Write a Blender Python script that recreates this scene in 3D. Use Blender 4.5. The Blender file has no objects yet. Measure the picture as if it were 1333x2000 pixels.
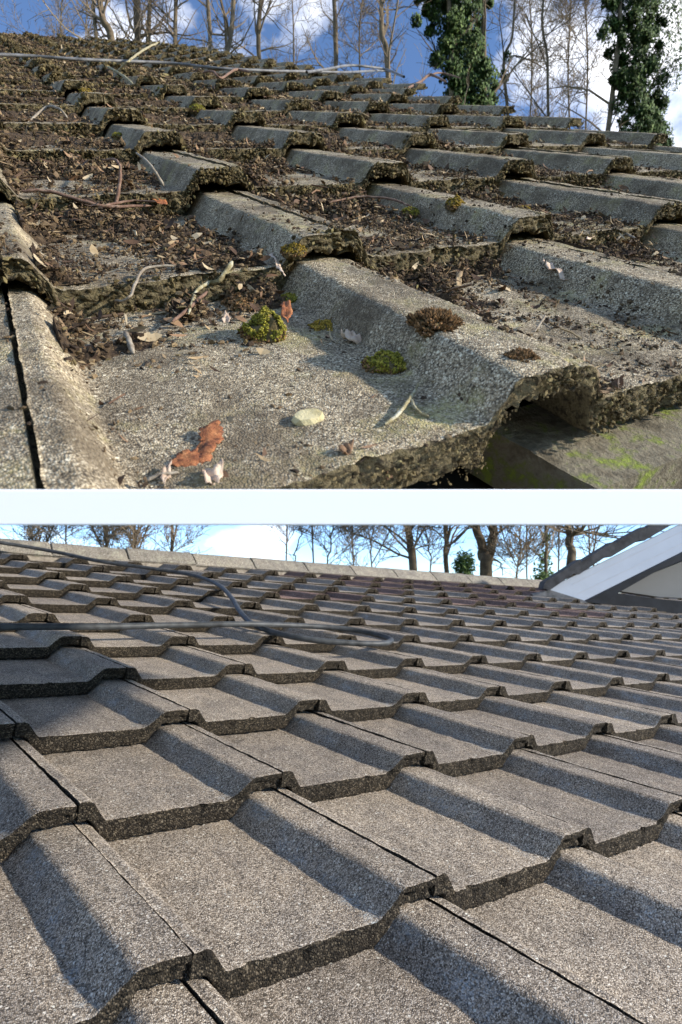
import bpy, math, random
import numpy as np
from mathutils import Vector, Matrix, noise

# ------------------------------------------------------------------ camera, sky, sun
scene = bpy.context.scene
COL = scene.collection
F, CX, CY = 1200.0, 667.0, 1000.0          # focal length / centre in pixels of the 1333 x 2000 photograph
TH = math.radians(8)
CAM_ROT = np.array([[1, 0, 0], [0, math.sin(TH), math.cos(TH)], [0, -math.cos(TH), math.sin(TH)]])
cam_data = bpy.data.cameras.new('camera')
cam = bpy.data.objects.new('camera', cam_data)
COL.objects.link(cam)
cam.location = (0, 0, 0)
cam.rotation_euler = (math.radians(98), 0, 0)
cam_data.sensor_fit = 'VERTICAL'
cam_data.sensor_height = 36
cam_data.lens = 36 * F / 2000
cam_data.clip_start = 0.02
cam_data.clip_end = 2000
cam_data.dof.use_dof = True
cam_data.dof.focus_distance = 0.72
cam_data.dof.aperture_fstop = 16
scene.camera = cam

SUN_EL, SUN_AZ = math.radians(20.5), math.radians(101)   # azimuth from +Y towards +X
world = bpy.data.worlds.new("World")
scene.world = world
world.use_nodes = True
wt = world.node_tree
wt.nodes.clear()


def N(t, kind, x=0, **kw):
    n = t.nodes.new(kind)
    for k, v in kw.items():
        if k.startswith('i_'):
            n.inputs[k[2:].replace('_', ' ')].default_value = v
        else:
            setattr(n, k, v)
    return n


wout = N(wt, 'ShaderNodeOutputWorld')
wbg = N(wt, 'ShaderNodeBackground')
wbg.inputs['Strength'].default_value = 0.15
sky = N(wt, 'ShaderNodeTexSky', sky_type='NISHITA', sun_disc=False)
sky.sun_elevation = SUN_EL
sky.sun_rotation = SUN_AZ
sky.air_density = 0.9
sky.dust_density = 0.25
sky.altitude = 3000
sky.ozone_density = 3.0
wtc = N(wt, 'ShaderNodeTexCoord')
wmap = N(wt, 'ShaderNodeMapping')
wmap.inputs['Scale'].default_value = (1.0, 1.0, 1.6)
wmap.inputs['Location'].default_value = (3.1, 0.4, 1.2)
wn = N(wt, 'ShaderNodeTexNoise')
wn.inputs['Scale'].default_value = 2.6
wn.inputs['Detail'].default_value = 7
wn.inputs['Roughness'].default_value = 0.55
wr = N(wt, 'ShaderNodeValToRGB')
wr.color_ramp.elements[0].position = 0.55
wr.color_ramp.elements[0].color = (0, 0, 0, 1)
wr.color_ramp.elements[1].position = 0.72
wr.color_ramp.elements[1].color = (1, 1, 1, 1)
wmix = N(wt, 'ShaderNodeMixRGB')
wmix.inputs[2].default_value = (8.8, 8.7, 8.6, 1)
wt.links.new(wtc.outputs['Generated'], wmap.inputs[0])
wt.links.new(wmap.outputs[0], wn.inputs['Vector'])
wt.links.new(wn.outputs['Fac'], wr.inputs[0])
wt.links.new(wr.outputs[0], wmix.inputs[0])
wt.links.new(sky.outputs[0], wmix.inputs[1])
wt.links.new(wmix.outputs[0], wbg.inputs[0])
wt.links.new(wbg.outputs[0], wout.inputs[0])

sun_data = bpy.data.lights.new('sun', 'SUN')
sun_data.energy = 3.4
sun_data.angle = math.radians(1.6)
sun_data.color = (1.0, 0.92, 0.80)
sun = bpy.data.objects.new('sun', sun_data)
COL.objects.link(sun)
SUN = Vector((math.sin(SUN_AZ) * math.cos(SUN_EL), math.cos(SUN_AZ) * math.cos(SUN_EL), math.sin(SUN_EL)))
sun.rotation_euler = SUN.to_track_quat('Z', 'Y').to_euler()
sun.location = (0, 0, 20)
scene.view_settings.view_transform = 'Standard'
scene.view_settings.look = 'None'
scene.view_settings.exposure = 1.22
scene.view_settings.gamma = 1
scene.cycles.max_bounces = 6

R = random.Random(7)
W = 0.30


# ------------------------------------------------------------------ helpers
def tag(o, label=None, cat=None, group=None, kind=None):
    if label: o['label'] = label
    if cat: o['category'] = cat
    if group: o['group'] = group
    if kind: o['kind'] = kind
    return o


def empty(name, loc=(0, 0, 0), rot=None):
    o = bpy.data.objects.new(name, None)
    COL.objects.link(o)
    o.empty_display_size = 0.05
    if rot is not None:
        o.matrix_world = Matrix.Translation(loc) @ rot.to_4x4()
    else:
        o.location = loc
    return o


def link_mesh(name, me, parent=None):
    o = bpy.data.objects.new(name, me)
    COL.objects.link(o)
    if parent is not None:
        o.parent = parent
    return o


def mesh(name, verts, faces, mats, smooth=True, mi=None):
    me = bpy.data.meshes.new(name)
    if isinstance(faces, np.ndarray):
        nv, nf, k = len(verts), len(faces), faces.shape[1]
        me.vertices.add(nv)
        me.vertices.foreach_set('co', np.asarray(verts, dtype=np.float32).ravel())
        me.loops.add(nf * k)
        me.loops.foreach_set('vertex_index', faces.astype(np.int32).ravel())
        me.polygons.add(nf)
        me.polygons.foreach_set('loop_start', np.arange(0, nf * k, k, dtype=np.int32))
        me.polygons.foreach_set('loop_total', np.full(nf, k, dtype=np.int32))
        me.update(calc_edges=True)
    else:
        me.from_pydata([tuple(v) for v in verts], [], faces)
        me.update()
    for m in (mats if isinstance(mats, (list, tuple)) else [mats]):
        me.materials.append(m)
    me.polygons.foreach_set('use_smooth', [smooth] * len(me.polygons))
    if mi is not None:
        me.polygons.foreach_set('material_index', np.asarray(mi, dtype=np.int32))
    me.update()
    return me


def ray(x, y):
    return CAM_ROT @ np.array([(x - CX) / F, (y - CY) / F, 1.0])


def at_depth(x, y, wy):
    """world point seen at photo pixel (x, y) on the vertical plane Y = wy"""
    d = ray(x, y)
    return d * (wy / d[1])


def project(P):
    q = CAM_ROT.T @ np.asarray(P, dtype=float)
    if q[2] <= 0.01:
        return (-1e4, -1e4)
    return (F * q[0] / q[2] + CX, F * q[1] / q[2] + CY)


def tube_arrays(chains, sides=5):
    """chains: list of (points Nx3, radii N) -> verts, quads"""
    V, Q = [], []
    base = 0
    ang = np.arange(sides) * 2 * math.pi / sides
    ca, sa = np.cos(ang), np.sin(ang)
    for P, r in chains:
        P = np.asarray(P, dtype=float)
        r = np.asarray(r, dtype=float)
        n = len(P)
        T = np.gradient(P, axis=0)
        T /= np.linalg.norm(T, axis=1)[:, None] + 1e-12
        ref = np.array([0.31, 0.2, 0.93]) if abs(T[0, 2]) < 0.8 else np.array([0.95, 0.3, 0.1])
        A = np.cross(T, ref)
        A /= np.linalg.norm(A, axis=1)[:, None] + 1e-12
        B = np.cross(T, A)
        ring = P[:, None, :] + r[:, None, None] * (ca[None, :, None] * A[:, None, :] + sa[None, :, None] * B[:, None, :])
        V.append(ring.reshape(-1, 3))
        i = np.arange(n - 1)[:, None] * sides
        j = np.arange(sides)[None, :]
        j2 = (j + 1) % sides
        Q.append(np.stack([base + i + j, base + i + j2, base + i + sides + j2, base + i + sides + j], -1).reshape(-1, 4))
        base += n * sides
    return np.concatenate(V), np.concatenate(Q)


def smooth_path(pts, n=8):
    """Catmull-Rom through the points"""
    P = np.asarray(pts, dtype=float)
    P = np.vstack([2 * P[0] - P[1], P, 2 * P[-1] - P[-2]])
    out = []
    for i in range(1, len(P) - 2):
        for t in np.linspace(0, 1, n, endpoint=False):
            a, b, c, d = P[i - 1], P[i], P[i + 1], P[i + 2]
            out.append(0.5 * ((2 * b) + (-a + c) * t + (2 * a - 5 * b + 4 * c - d) * t * t + (-a + 3 * b - 3 * c + d) * t ** 3))
    out.append(P[-2])
    return np.array(out)


def box_arrays(corners8):
    f = [(0, 3, 2, 1), (4, 5, 6, 7), (0, 1, 5, 4), (1, 2, 6, 5), (2, 3, 7, 6), (3, 0, 4, 7)]
    return [tuple(c) for c in corners8], f


# ------------------------------------------------------------------ materials
def new_mat(name, rough=0.9):
    m = bpy.data.materials.new(name)
    m.use_nodes = True
    t = m.node_tree
    b = t.nodes['Principled BSDF']
    b.inputs['Roughness'].default_value = rough
    b.inputs['Specular IOR Level'].default_value = 0.25
    return m, t, b


def ramp(t, stops, interp='LINEAR'):
    r = t.nodes.new('ShaderNodeValToRGB')
    r.color_ramp.interpolation = interp
    e = r.color_ramp.elements
    while len(e) < len(stops):
        e.new(0.5)
    for i, (p, c) in enumerate(stops):
        e[i].position = p
        e[i].color = (*c, 1) if len(c) == 3 else c
    return r


def mix(t, fac, a, b, mode='MIX'):
    n = t.nodes.new('ShaderNodeMixRGB')
    n.blend_type = mode
    for k, s in ((0, fac), (1, a), (2, b)):
        if isinstance(s, (int, float)):
            n.inputs[k].default_value = s
        elif isinstance(s, tuple):
            n.inputs[k].default_value = (*s, 1) if len(s) == 3 else s
        else:
            t.links.new(s, n.inputs[k])
    return n.outputs[0]


def math_node(t, op, a, b=None, clamp=False):
    n = t.nodes.new('ShaderNodeMath')
    n.operation = op
    n.use_clamp = clamp
    for k, s in ((0, a), (1, b)):
        if s is None: continue
        if isinstance(s, (int, float)):
            n.inputs[k].default_value = s
        else:
            t.links.new(s, n.inputs[k])
    return n.outputs[0]


def noise_tex(t, vec, scale, detail=4, rough=0.55):
    n = t.nodes.new('ShaderNodeTexNoise')
    n.inputs['Scale'].default_value = scale
    n.inputs['Detail'].default_value = detail
    n.inputs['Roughness'].default_value = rough
    t.links.new(vec, n.inputs['Vector'])
    return n.outputs['Fac']


def vor(t, vec, scale, feature='F1'):
    n = t.nodes.new('ShaderNodeTexVoronoi')
    n.feature = feature
    n.inputs['Scale'].default_value = scale
    t.links.new(vec, n.inputs['Vector'])
    return n


def grain_vec(t):
    """object coordinates shifted by a random amount for every tile"""
    tc = t.nodes.new('ShaderNodeTexCoord')
    oi = t.nodes.new('ShaderNodeObjectInfo')
    c = t.nodes.new('ShaderNodeCombineXYZ')
    t.links.new(math_node(t, 'MULTIPLY', oi.outputs['Random'], 17.0), c.inputs[0])
    t.links.new(math_node(t, 'MULTIPLY', oi.outputs['Random'], 31.0), c.inputs[1])
    a = t.nodes.new('ShaderNodeVectorMath')
    a.operation = 'ADD'
    t.links.new(tc.outputs['Object'], a.inputs[0])
    t.links.new(c.outputs[0], a.inputs[1])
    return tc.outputs['Object'], a.outputs[0], oi.outputs['Random']


def granule_mat(name, dark, mid, light, scale=430, bump=0.0012, tint=None, lichen=None, bloom=False, vary=0.25, soil=None, soil_amt=0.75, soil_at=0.46):
    m, t, b = new_mat(name, 0.92)
    obj, v, rnd = grain_vec(t)
    vo = vor(t, v, scale)
    sep = t.nodes.new('ShaderNodeSeparateColor')
    t.links.new(vo.outputs['Color'], sep.inputs[0])
    r = ramp(t, [(0.0, dark), (0.22, tuple(0.6 * a + 0.4 * c for a, c in zip(dark, mid))), (0.55, mid), (0.86, tuple(0.5 * a + 0.5 * c for a, c in zip(mid, light))), (1.0, light)])
    t.links.new(sep.outputs[0], r.inputs[0])
    col = r.outputs[0]
    # gaps between the granules
    gap = ramp(t, [(0.0, (1, 1, 1)), (0.55, (0.93, 0.93, 0.93)), (0.85, (0.55, 0.52, 0.48))])
    t.links.new(math_node(t, 'MULTIPLY', vo.outputs['Distance'], 1.25), gap.inputs[0])
    col = mix(t, 1.0, col, gap.outputs[0], 'MULTIPLY')
    # slow blotches of wear
    big = noise_tex(t, v, 9, 6, 0.65)
    br = ramp(t, [(0.3, (0.70, 0.70, 0.71)), (0.5, (1, 1, 1)), (0.75, (1.16, 1.13, 1.08))])
    t.links.new(big, br.inputs[0])
    col = mix(t, 1.0, col, br.outputs[0], 'MULTIPLY')
    mp = t.nodes.new('ShaderNodeMapping')
    mp.inputs['Scale'].default_value = (46, 7, 20)
    t.links.new(v, mp.inputs[0])
    st = ramp(t, [(0.32, (0.78, 0.78, 0.79)), (0.5, (1, 1, 1)), (0.7, (1.10, 1.09, 1.06))])
    t.links.new(noise_tex(t, mp.outputs[0], 1.0, 5, 0.6), st.inputs[0])
    col = mix(t, 0.8, col, st.outputs[0], 'MULTIPLY')
    # scattered coarse stones in the mix
    vo2 = vor(t, v, scale * 0.36)
    s2 = t.nodes.new('ShaderNodeSeparateColor')
    t.links.new(vo2.outputs['Color'], s2.inputs[0])
    pick = ramp(t, [(0.86, (0, 0, 0)), (0.88, (1, 1, 1))])
    t.links.new(s2.outputs[0], pick.inputs[0])
    near_ = ramp(t, [(0.30, (1, 1, 1)), (0.42, (0, 0, 0))])
    t.links.new(vo2.outputs['Distance'], near_.inputs[0])
    sc_ = ramp(t, [(0.0, dark), (0.55, tuple(c * 0.45 for c in mid)), (0.7, light), (1.0, tuple(min(0.8, c * 1.15) for c in light))])
    t.links.new(s2.outputs[1], sc_.inputs[0])
    col = mix(t, math_node(t, 'MULTIPLY', math_node(t, 'MULTIPLY', pick.outputs[0], near_.outputs[0]), 0.85), col, sc_.outputs[0])
    # tile to tile
    tv = ramp(t, [(0, (1 - vary, 1 - vary, 1 - vary * 0.9)), (1, (1 + vary * 0.6, 1 + vary * 0.55, 1 + vary * 0.5))])
    t.links.new(rnd, tv.inputs[0])
    col = mix(t, 1.0, col, tv.outputs[0], 'MULTIPLY')
    if lichen:
        ln = noise_tex(t, v, 16, 8, 0.72)
        lr = ramp(t, [(0.51, (0, 0, 0)), (0.66, (1, 1, 1))])
        t.links.new(ln, lr.inputs[0])
        fine = ramp(t, [(0.3, (0, 0, 0)), (0.6, (1, 1, 1))])
        t.links.new(noise_tex(t, v, 260, 3), fine.inputs[0])
        f = math_node(t, 'MULTIPLY', lr.outputs[0], fine.outputs[0])
        f = math_node(t, 'MULTIPLY', f, 0.7)
        col = mix(t, f, col, lichen)
    if bloom:      # whitish blue salts along the foot of the roll
        sx = t.nodes.new('ShaderNodeSeparateXYZ')
        t.links.new(obj, sx.inputs[0])
        d = math_node(t, 'ABSOLUTE', math_node(t, 'SUBTRACT', sx.outputs[0], 0.172))
        d2 = math_node(t, 'SUBTRACT', 1.0, math_node(t, 'MULTIPLY', d, 60.0), True)
        pr = ramp(t, [(0.45, (0, 0, 0)), (0.62, (1, 1, 1))])
        t.links.new(noise_tex(t, v, 22, 6, 0.7), pr.inputs[0])
        fr = ramp(t, [(0.42, (0, 0, 0)), (0.6, (1, 1, 1))])
        t.links.new(noise_tex(t, v, 330, 2), fr.inputs[0])
        f = math_node(t, 'MULTIPLY', math_node(t, 'MULTIPLY', d2, pr.outputs[0]), fr.outputs[0])
        col = mix(t, math_node(t, 'MULTIPLY', f, 0.7), col, (0.42, 0.48, 0.52))
    if soil:       # damp dirt in patches
        so = ramp(t, [(soil_at, (0, 0, 0)), (soil_at + 0.14, (1, 1, 1))])
        t.links.new(noise_tex(t, v, 11, 9, 0.75), so.inputs[0])
        col = mix(t, math_node(t, 'MULTIPLY', so.outputs[0], soil_amt), col, soil)
    t.links.new(col, b.inputs['Base Color'])
    bn = t.nodes.new('ShaderNodeBump')
    bn.inputs['Distance'].default_value = bump
    bn.inputs['Strength'].default_value = 0.8
    hgt = math_node(t, 'ADD', math_node(t, 'SUBTRACT', 1.0, vo.outputs['Distance']), math_node(t, 'MULTIPLY', noise_tex(t, v, 160, 4), 1.5))
    t.links.new(hgt, bn.inputs['Height'])
    t.links.new(bn.outputs[0], b.inputs['Normal'])
    return m


def rough_mat(name, stops, scale=60, bump=0.003, bscale=180, rough=0.95, detail=8, island=False):
    m, t, b = new_mat(name, rough)
    obj, v, rnd = grain_vec(t)
    n = noise_tex(t, v, scale, detail, 0.7)
    if island:
        g = t.nodes.new('ShaderNodeNewGeometry')
        n = math_node(t, 'ADD', math_node(t, 'MULTIPLY', n, 0.4), math_node(t, 'MULTIPLY', g.outputs['Random Per Island'], 0.62))
    r = ramp(t, stops)
    t.links.new(n, r.inputs[0])
    t.links.new(r.outputs[0], b.inputs['Base Color'])
    if bump:
        bn = t.nodes.new('ShaderNodeBump')
        bn.inputs['Distance'].default_value = bump
        bn.inputs['Strength'].default_value = 0.9
        t.links.new(noise_tex(t, v, bscale, 5, 0.65), bn.inputs['Height'])
        t.links.new(bn.outputs[0], b.inputs['Normal'])
    return m


M = {}
M['clean_top'] = granule_mat('clean_concrete', (0.07, 0.06, 0.051), (0.405, 0.343, 0.272), (0.78, 0.71, 0.61), scale=680, bump=0.0009, bloom=True, vary=0.24, soil=(0.13, 0.11, 0.085), soil_amt=0.42, soil_at=0.54)
M['clean_red'] = granule_mat('reddish_concrete', (0.10, 0.055, 0.045), (0.30, 0.195, 0.155), (0.44, 0.33, 0.28), bloom=False, vary=0.3)
M['clean_edge_shaded'] = granule_mat('shaded_concrete_edge', (0.008, 0.0065, 0.0045), (0.031, 0.0245, 0.016), (0.15, 0.125, 0.09), scale=480, bump=0.003, vary=0.12)  # brown edge concrete, with shade on the front lips put into the colour
M['old_top'] = granule_mat('weathered_concrete', (0.065, 0.052, 0.038), (0.39, 0.32, 0.212), (0.72, 0.63, 0.46), scale=760, lichen=(0.38, 0.335, 0.13), vary=0.12, soil=(0.095, 0.072, 0.045), bump=0.0011)
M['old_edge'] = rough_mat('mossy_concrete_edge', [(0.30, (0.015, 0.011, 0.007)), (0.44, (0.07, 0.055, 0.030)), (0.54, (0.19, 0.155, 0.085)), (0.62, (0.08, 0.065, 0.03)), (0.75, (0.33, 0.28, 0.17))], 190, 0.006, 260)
M['ridge'] = granule_mat('ridge_concrete', (0.12, 0.11, 0.09), (0.30, 0.27, 0.22), (0.45, 0.42, 0.36), scale=300, vary=0.18, lichen=(0.34, 0.33, 0.24))
M['mortar'] = rough_mat('mortar', [(0.3, (0.12, 0.10, 0.08)), (0.7, (0.30, 0.27, 0.22))], 40)
M['bounce_sheet'] = rough_mat('pale_bounce_sheet', [(0.3, (0.58, 0.58, 0.57)), (0.7, (0.68, 0.68, 0.67))], 12, 0)  # pale face added on roof A's unseen underside to bounce light onto roof B
M['underlay'] = rough_mat('dark_underlay', [(0.3, (0.012, 0.011, 0.01)), (0.7, (0.03, 0.027, 0.022))], 30, 0)
M['crumb'] = rough_mat('soil_crumbs', [(0.2, (0.022, 0.014, 0.009)), (0.45, (0.065, 0.042, 0.024)), (0.7, (0.14, 0.095, 0.05)), (0.9, (0.30, 0.22, 0.12))], 200, 0.001, 500, island=True)
M['soil'] = rough_mat('rotted_soil', [(0.3, (0.018, 0.012, 0.008)), (0.48, (0.055, 0.036, 0.021)), (0.62, (0.11, 0.075, 0.042)), (0.8, (0.20, 0.15, 0.09))], 170, 0.005, 300)
M['moss_crumb'] = rough_mat('moss_crumbs', [(0.15, (0.022, 0.016, 0.008)), (0.5, (0.085, 0.062, 0.026)), (0.75, (0.17, 0.13, 0.06)), (0.95, (0.27, 0.24, 0.10))], 200, 0.001, 500, island=True)
M['flake'] = rough_mat('leaf_fragments', [(0.15, (0.035, 0.022, 0.013)), (0.38, (0.10, 0.055, 0.03)), (0.55, (0.22, 0.13, 0.07)), (0.7, (0.33, 0.24, 0.13)), (0.92, (0.52, 0.43, 0.29))], 60, 0, island=True, rough=0.7)
M['moss_green'] = rough_mat('green_moss', [(0.15, (0.045, 0.042, 0.008)), (0.45, (0.155, 0.145, 0.018)), (0.7, (0.29, 0.26, 0.035)), (0.95, (0.34, 0.24, 0.06))], 70, 0, island=True)
M['moss_gold'] = rough_mat('golden_moss', [(0.15, (0.07, 0.045, 0.01)), (0.45, (0.22, 0.16, 0.02)), (0.7, (0.36, 0.24, 0.035)), (0.95, (0.42, 0.24, 0.08))], 70, 0, island=True)
M['moss_brown'] = rough_mat('brown_moss', [(0.15, (0.03, 0.02, 0.012)), (0.45, (0.13, 0.075, 0.03)), (0.7, (0.25, 0.14, 0.06)), (0.95, (0.34, 0.20, 0.12))], 70, 0, island=True)
M['twig_grey'] = rough_mat('grey_bark', [(0.3, (0.10, 0.075, 0.055)), (0.5, (0.24, 0.20, 0.15)), (0.7, (0.40, 0.36, 0.29))], 120, 0.0008, 500)
M['twig_red'] = rough_mat('reddish_bark', [(0.3, (0.07, 0.038, 0.026)), (0.5, (0.17, 0.10, 0.07)), (0.7, (0.30, 0.22, 0.16))], 90, 0.0008, 500)
M['lichen_bark'] = rough_mat('lichened_bark', [(0.35, (0.13, 0.10, 0.05)), (0.5, (0.28, 0.24, 0.13)), (0.66, (0.52, 0.50, 0.40))], 90, 0.0012, 500)
M['brown_leaf'] = rough_mat('brown_dead_leaf', [(0.36, (0.05, 0.02, 0.012)), (0.47, (0.26, 0.09, 0.035)), (0.6, (0.40, 0.16, 0.06)), (0.75, (0.52, 0.28, 0.14))], 160, 0.0015, 380, rough=0.55)
M['pale_leaf'] = rough_mat('pale_dead_leaf', [(0.3, (0.28, 0.17, 0.11)), (0.5, (0.50, 0.38, 0.28)), (0.75, (0.64, 0.54, 0.43))], 60, 0.0008, 260, rough=0.6)
M['chip'] = rough_mat('yellow_stone', [(0.3, (0.30, 0.25, 0.12)), (0.6, (0.55, 0.48, 0.28))], 80, 0.001, 300)
M['plank'] = rough_mat('mossy_timber', [(0.30, (0.045, 0.038, 0.026)), (0.43, (0.12, 0.10, 0.066)), (0.52, (0.19, 0.165, 0.115)), (0.57, (0.15, 0.155, 0.06)), (0.63, (0.20, 0.25, 0.035)), (0.72, (0.17, 0.17, 0.06)), (0.85, (0.33, 0.29, 0.21))], 26, 0.003, 200)
M['bark'] = rough_mat('bark', [(0.3, (0.075, 0.055, 0.035)), (0.6, (0.17, 0.13, 0.08)), (0.8, (0.20, 0.19, 0.09))], 6, 0.02, 30)
M['twigs'] = rough_mat('tree_twigs', [(0.2, (0.10, 0.07, 0.045)), (0.8, (0.26, 0.20, 0.13))], 3, 0, island=True)
M['ivy'] = rough_mat('ivy_leaves', [(0.15, (0.022, 0.040, 0.012)), (0.5, (0.06, 0.105, 0.028)), (0.8, (0.12, 0.18, 0.045)), (0.97, (0.24, 0.27, 0.10))], 5, 0, island=True, rough=0.75)


def plain(name, c, rough=0.5, var=0.1, scale=8, bump=0.0):
    m, t, b = new_mat(name, rough)
    tc = t.nodes.new('ShaderNodeTexCoord')
    r = ramp(t, [(0.3, tuple(x * (1 - var) for x in c)), (0.7, tuple(min(1, x * (1 + var)) for x in c))])
    t.links.new(noise_tex(t, tc.outputs['Object'], scale, 5), r.inputs[0])
    t.links.new(r.outputs[0], b.inputs['Base Color'])
    if bump:
        bn = t.nodes.new('ShaderNodeBump')
        bn.inputs['Distance'].default_value = bump
        t.links.new(noise_tex(t, tc.outputs['Object'], scale * 6, 4), bn.inputs['Height'])
        t.links.new(bn.outputs[0], b.inputs['Normal'])
    return m


M['strip_white'] = plain('strip_white', (0.93, 0.93, 0.93), 0.45, 0.01, 12)
M['white_board'] = plain('white_upvc', (0.50, 0.54, 0.60), 0.35, 0.05, 5)
M['hose_dark'] = plain('grey_rubber', (0.046, 0.050, 0.054), 0.5, 0.5, 30, 0.0006)
M['hose_pale'] = plain('pale_rubber', (0.13, 0.13, 0.132), 0.5, 0.5, 24, 0.0006)
M['slate_pale'] = plain('board_joint', (0.5, 0.52, 0.55), 0.5)
M['slate'] = plain('dark_slate', (0.05, 0.05, 0.052), 0.7, 0.5, 14, 0.003)
M['cream'] = plain('cream_render_shaded', (0.25, 0.245, 0.23), 0.9, 0.05, 4)  # cream wall toned down, shade under the bargeboard put into the colour
M['black'] = plain('black_flashing_shadow', (0.016, 0.018, 0.022), 0.6, 0.4, 8)  # serves the flashing and the painted shadow under the gable
M['brick'] = plain('brown_brick', (0.20, 0.11, 0.075), 0.9, 0.3, 12)
M['grass'] = plain('grass_ground', (0.055, 0.075, 0.025), 0.95, 0.4, 0.6)

# ------------------------------------------------------------------ roof frames
class Frame:
    def __init__(s, o, U, V, n):
        s.o, s.U, s.V, s.n = (np.array(a) for a in (o, U, V, n))
        s.n = s.n / np.linalg.norm(s.n)
        s.u = s.U / np.linalg.norm(s.U)
        s.e = np.cross(s.n, s.u)
        s.vx, s.vy = float(s.V @ s.u), float(s.V @ s.e)     # V in (u, e)
        s.g = math.hypot(s.vx, s.vy)
        s.rot = Matrix([[s.u[i], s.e[i], s.n[i]] for i in range(3)])

    def warp(s, k, j):
        return k

    def P(s, k, j, w=0.0):
        k = s.warp(k, j)
        return s.o + k * s.U + j * s.V + w * s.n

    def local(s, k, j, w=0.0):
        k = s.warp(k, j)
        return Vector((k * W + j * s.vx, j * s.vy, w))

    def kj(s, x, y, w=0.0):
        d = ray(x, y)
        t = ((s.o + w * s.n) @ s.n) / (d @ s.n)
        q = d * t - s.o - w * s.n
        a, b = q @ s.u, q @ s.e
        j = b / s.vy
        kk = (a - j * s.vx) / W
        k = kk
        for _ in range(6): k += kk - s.warp(k, j)
        return k, j, t


H, T = 0.028, 0.032            # height of the roll, thickness of the front edge
FA = Frame((0.13288, 0.36928, 0.13976), (0.25431, 0.12302, 0.10094), (-0.15548, 0.2129, 0.23313), (0.06841, -0.71354, 0.69726))
FB = Frame((-0.26421, 1.25145, -0.24083), (0.24376, 0.17463, -0.0092), (-0.2011, 0.22448, 0.05575), (0.12916, -0.12849, 0.98326))
# roof A was measured on top of its rolls: move its origin to the foot of a roll on the pan
FA.o = FA.o - 0.800 * FA.U - H * FA.n

PX = [-0.122, -0.078, -0.062, -0.008, 0.010, 0.30, 0.590, 0.612, 0.700, 0.722, 0.868]
PZ = [H, H, H * 0.90, H * 0.06, 0, -0.0005, 0, H * 0.06, H * 0.92, H, H]


PXA = [-0.122, -0.078, -0.062, -0.008, 0.010, 0.30, 0.628, 0.645, 0.705, 0.725, 0.868]


def ztop(s, px=PXA):
    return np.interp(s, px, PZ)


def warpA(k, j):
    """the nearest tiles left of the middle roll lie a little wider than the rest"""
    c = 0.072 * max(0.0, min(1.0, (6 - math.floor(j + 0.02)) / 4))
    return k - c * max(0.0, min(1.0, 1 - k / 0.6))


FA.warp = warpA


def surf(k, j):
    """height of the tile surface over the frame plane at tile coordinates"""
    s = (k + 0.13) % 1.0 - 0.13
    return float(ztop(s)) - T * (j % 1.0)


def hit(fr, x, y):
    """world point of the tiled surface seen at photo pixel (x, y)"""
    w = 0.0
    for _ in range(25):
        k, j, t = fr.kj(x, y, w)
        w = 0.5 * w + 0.5 * surf(k, j)
    return k, j, w


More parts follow.
